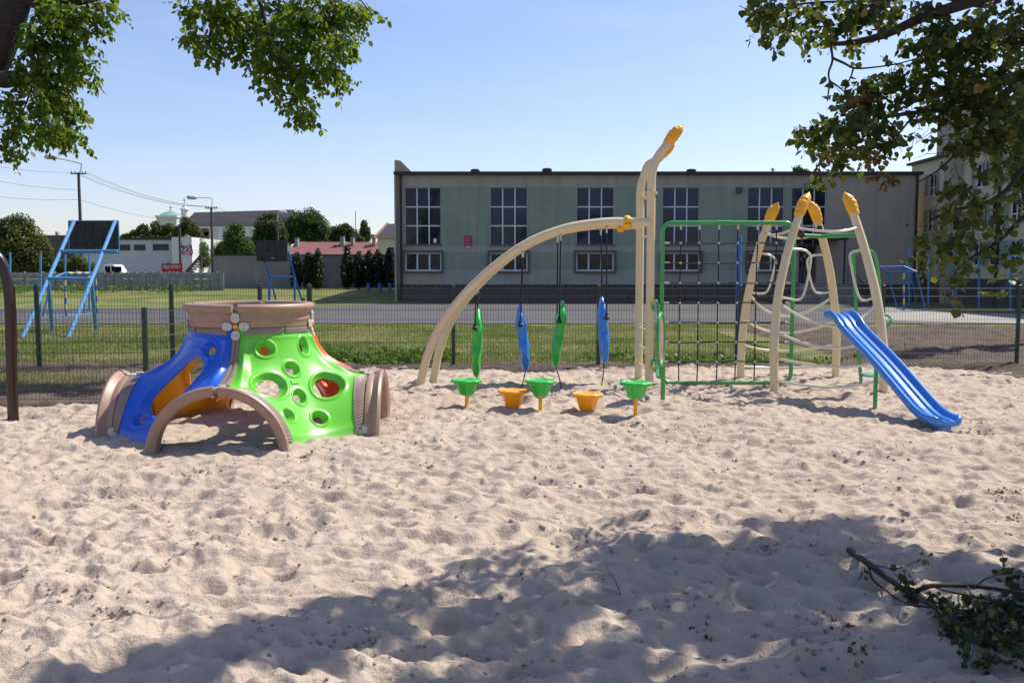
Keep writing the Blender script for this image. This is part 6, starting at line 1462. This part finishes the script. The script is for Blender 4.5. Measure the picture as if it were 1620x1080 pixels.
for p in paths:
    mb.tube([(q_[0], q_[1], max(q_[2], ground_z(q_[0], q_[1]) + .01)) for q_ in (p[0], p[len(p) // 2], p[-1])], [.0025, .002, .001], 3, False)
mb.build('twigs', M['bark_tw'], fb, kind='stuff')
tw = empty('twig', (*gr(972, 920).xy, 0), 'thin bare twig sticking up from the sand left of the shaded heap', 'twig')
branch([gp(982, 940, 0), gp(973, 918, .03), gp(965, 905, .05), gp(955, 888, .07)], .003, .0012, tw, 5); branch([gp(970, 910, .04), gp(963, 908, .05), gp(938, 914, .02)], .0018, .001, tw, 5); branch([gp(982, 940, 0), gp(960, 932, .01), gp(945, 938, 0)], .002, .001, tw, 5)
# dry leaf heap at the right edge
lp = []; 
for (px, py, rx, ry, k) in ((1590, 792, 26, 10, 70), (1605, 826, 20, 8, 26), (1475, 893, 22, 5, 14), (1120, 1000, 20, 8, 14), (1330, 990, 30, 10, 22), (1358, 1030, 22, 8, 14), (1090, 985, 10, 5, 6)):
    for _ in range(k): q_ = gr(px + rr.normal() * rx * .5, py + rr.normal() * ry * .5, .0); lp.append((q_.x, q_.y, ground_z(q_.x, q_.y) + .008 + .012 * rr.random()))
lp = np.array(lp); tag(leaf_mass('dry_leaf_heap', lp, rr.normal(size=lp.shape), rr.normal(size=lp.shape) + [0, 0, .6], .026 * (.5 + .7 * rr.random(len(lp))), HEART_T, LEAF_F6, LEAF_D, None, None, .7), kind='stuff')
n = 420; X = rr.uniform(-5, 6.5, n); Y = 3 + 9.5 * rr.random(n) ** 1.3; Zs = sand_h(X, Y) + .012; lp = np.stack([X, Y, Zs + .006], -1)
tag(leaf_mass('leaf_litter', lp, rr.normal(size=lp.shape) * [1, 1, .2], rr.normal(size=lp.shape) * .4 + [0, 0, 1], .022 * (.5 + rr.random(n)), HEART_T, LEAF_F6, LEAF_D, None, None, .7), kind='stuff')
# clods of damp sand and small stones
n = 16000; X = rr.uniform(-5.5, 7.5, n); Y = 2.9 + 10 * rr.random(n) ** 1.5; cl = fbm(X * 1.6, Y * 1.6, 88, 3); ok = cl + .22 * rr.random(n) > .62; X, Y = X[ok], Y[ok]; n = len(X)
cc = [gr(a_, b_) for a_, b_ in ((60, 660), (270, 650), (205, 975), (130, 960), (530, 650), (760, 915), (450, 770), (1110, 965), (645, 945), (1000, 970), (990, 690), (880, 840), (1130, 745), (1250, 760), (1410, 745), (560, 1010), (330, 870), (700, 700))]
cc = [(q_.x, q_.y) for q_ in cc] + [(rr.uniform(-4.5, 5.5), rr.uniform(3.6, 10.5)) for _ in range(34)]
for cx_, cy_ in cc:
    k_ = int(14 + 26 * rr.random()); rad_ = .05 + .10 * rr.random(); X = np.concatenate([X, cx_ + rad_ * 1.6 * rr.normal(size=k_)]); Y = np.concatenate([Y, cy_ + rad_ * rr.normal(size=k_)])
n0 = n; n = len(X); big = np.arange(n) >= n0
Zs = sand_h(X, Y) + .010; s = .0035 + .010 * rr.random(n) ** 3 + big * .012 * rr.random(n) ** 2.2
t_ = (1 + 5 ** .5) / 2; IV = np.array([(-1, t_, 0), (1, t_, 0), (-1, -t_, 0), (1, -t_, 0), (0, -1, t_), (0, 1, t_), (0, -1, -t_), (0, 1, -t_), (t_, 0, -1), (t_, 0, 1), (-t_, 0, -1), (-t_, 0, 1)]) / 1.9
IF = np.array([(0, 11, 5), (0, 5, 1), (0, 1, 7), (0, 7, 10), (0, 10, 11), (1, 5, 9), (5, 11, 4), (11, 10, 2), (10, 7, 6), (7, 1, 8), (3, 9, 4), (3, 4, 2), (3, 2, 6), (3, 6, 8), (3, 8, 9), (4, 9, 5), (2, 4, 11), (6, 2, 10), (8, 6, 7), (9, 8, 1)])
V = IV[None] * s[:, None, None] * (1 + .35 * rr.normal(size=(n, 12, 1))) * np.array([1, 1, .7]) + np.stack([X, Y, Zs], -1)[:, None]
M['clod'] = mat('damp_clod', (.30, .235, .185), .95, .3, 3, .4, 200)
tag(mesh_from('sand_clods', V.reshape(-1, 3), (IF[None] + (np.arange(n) * 12)[:, None, None]).reshape(-1, 3), M['clod'], None, True, sharp=None), kind='stuff')
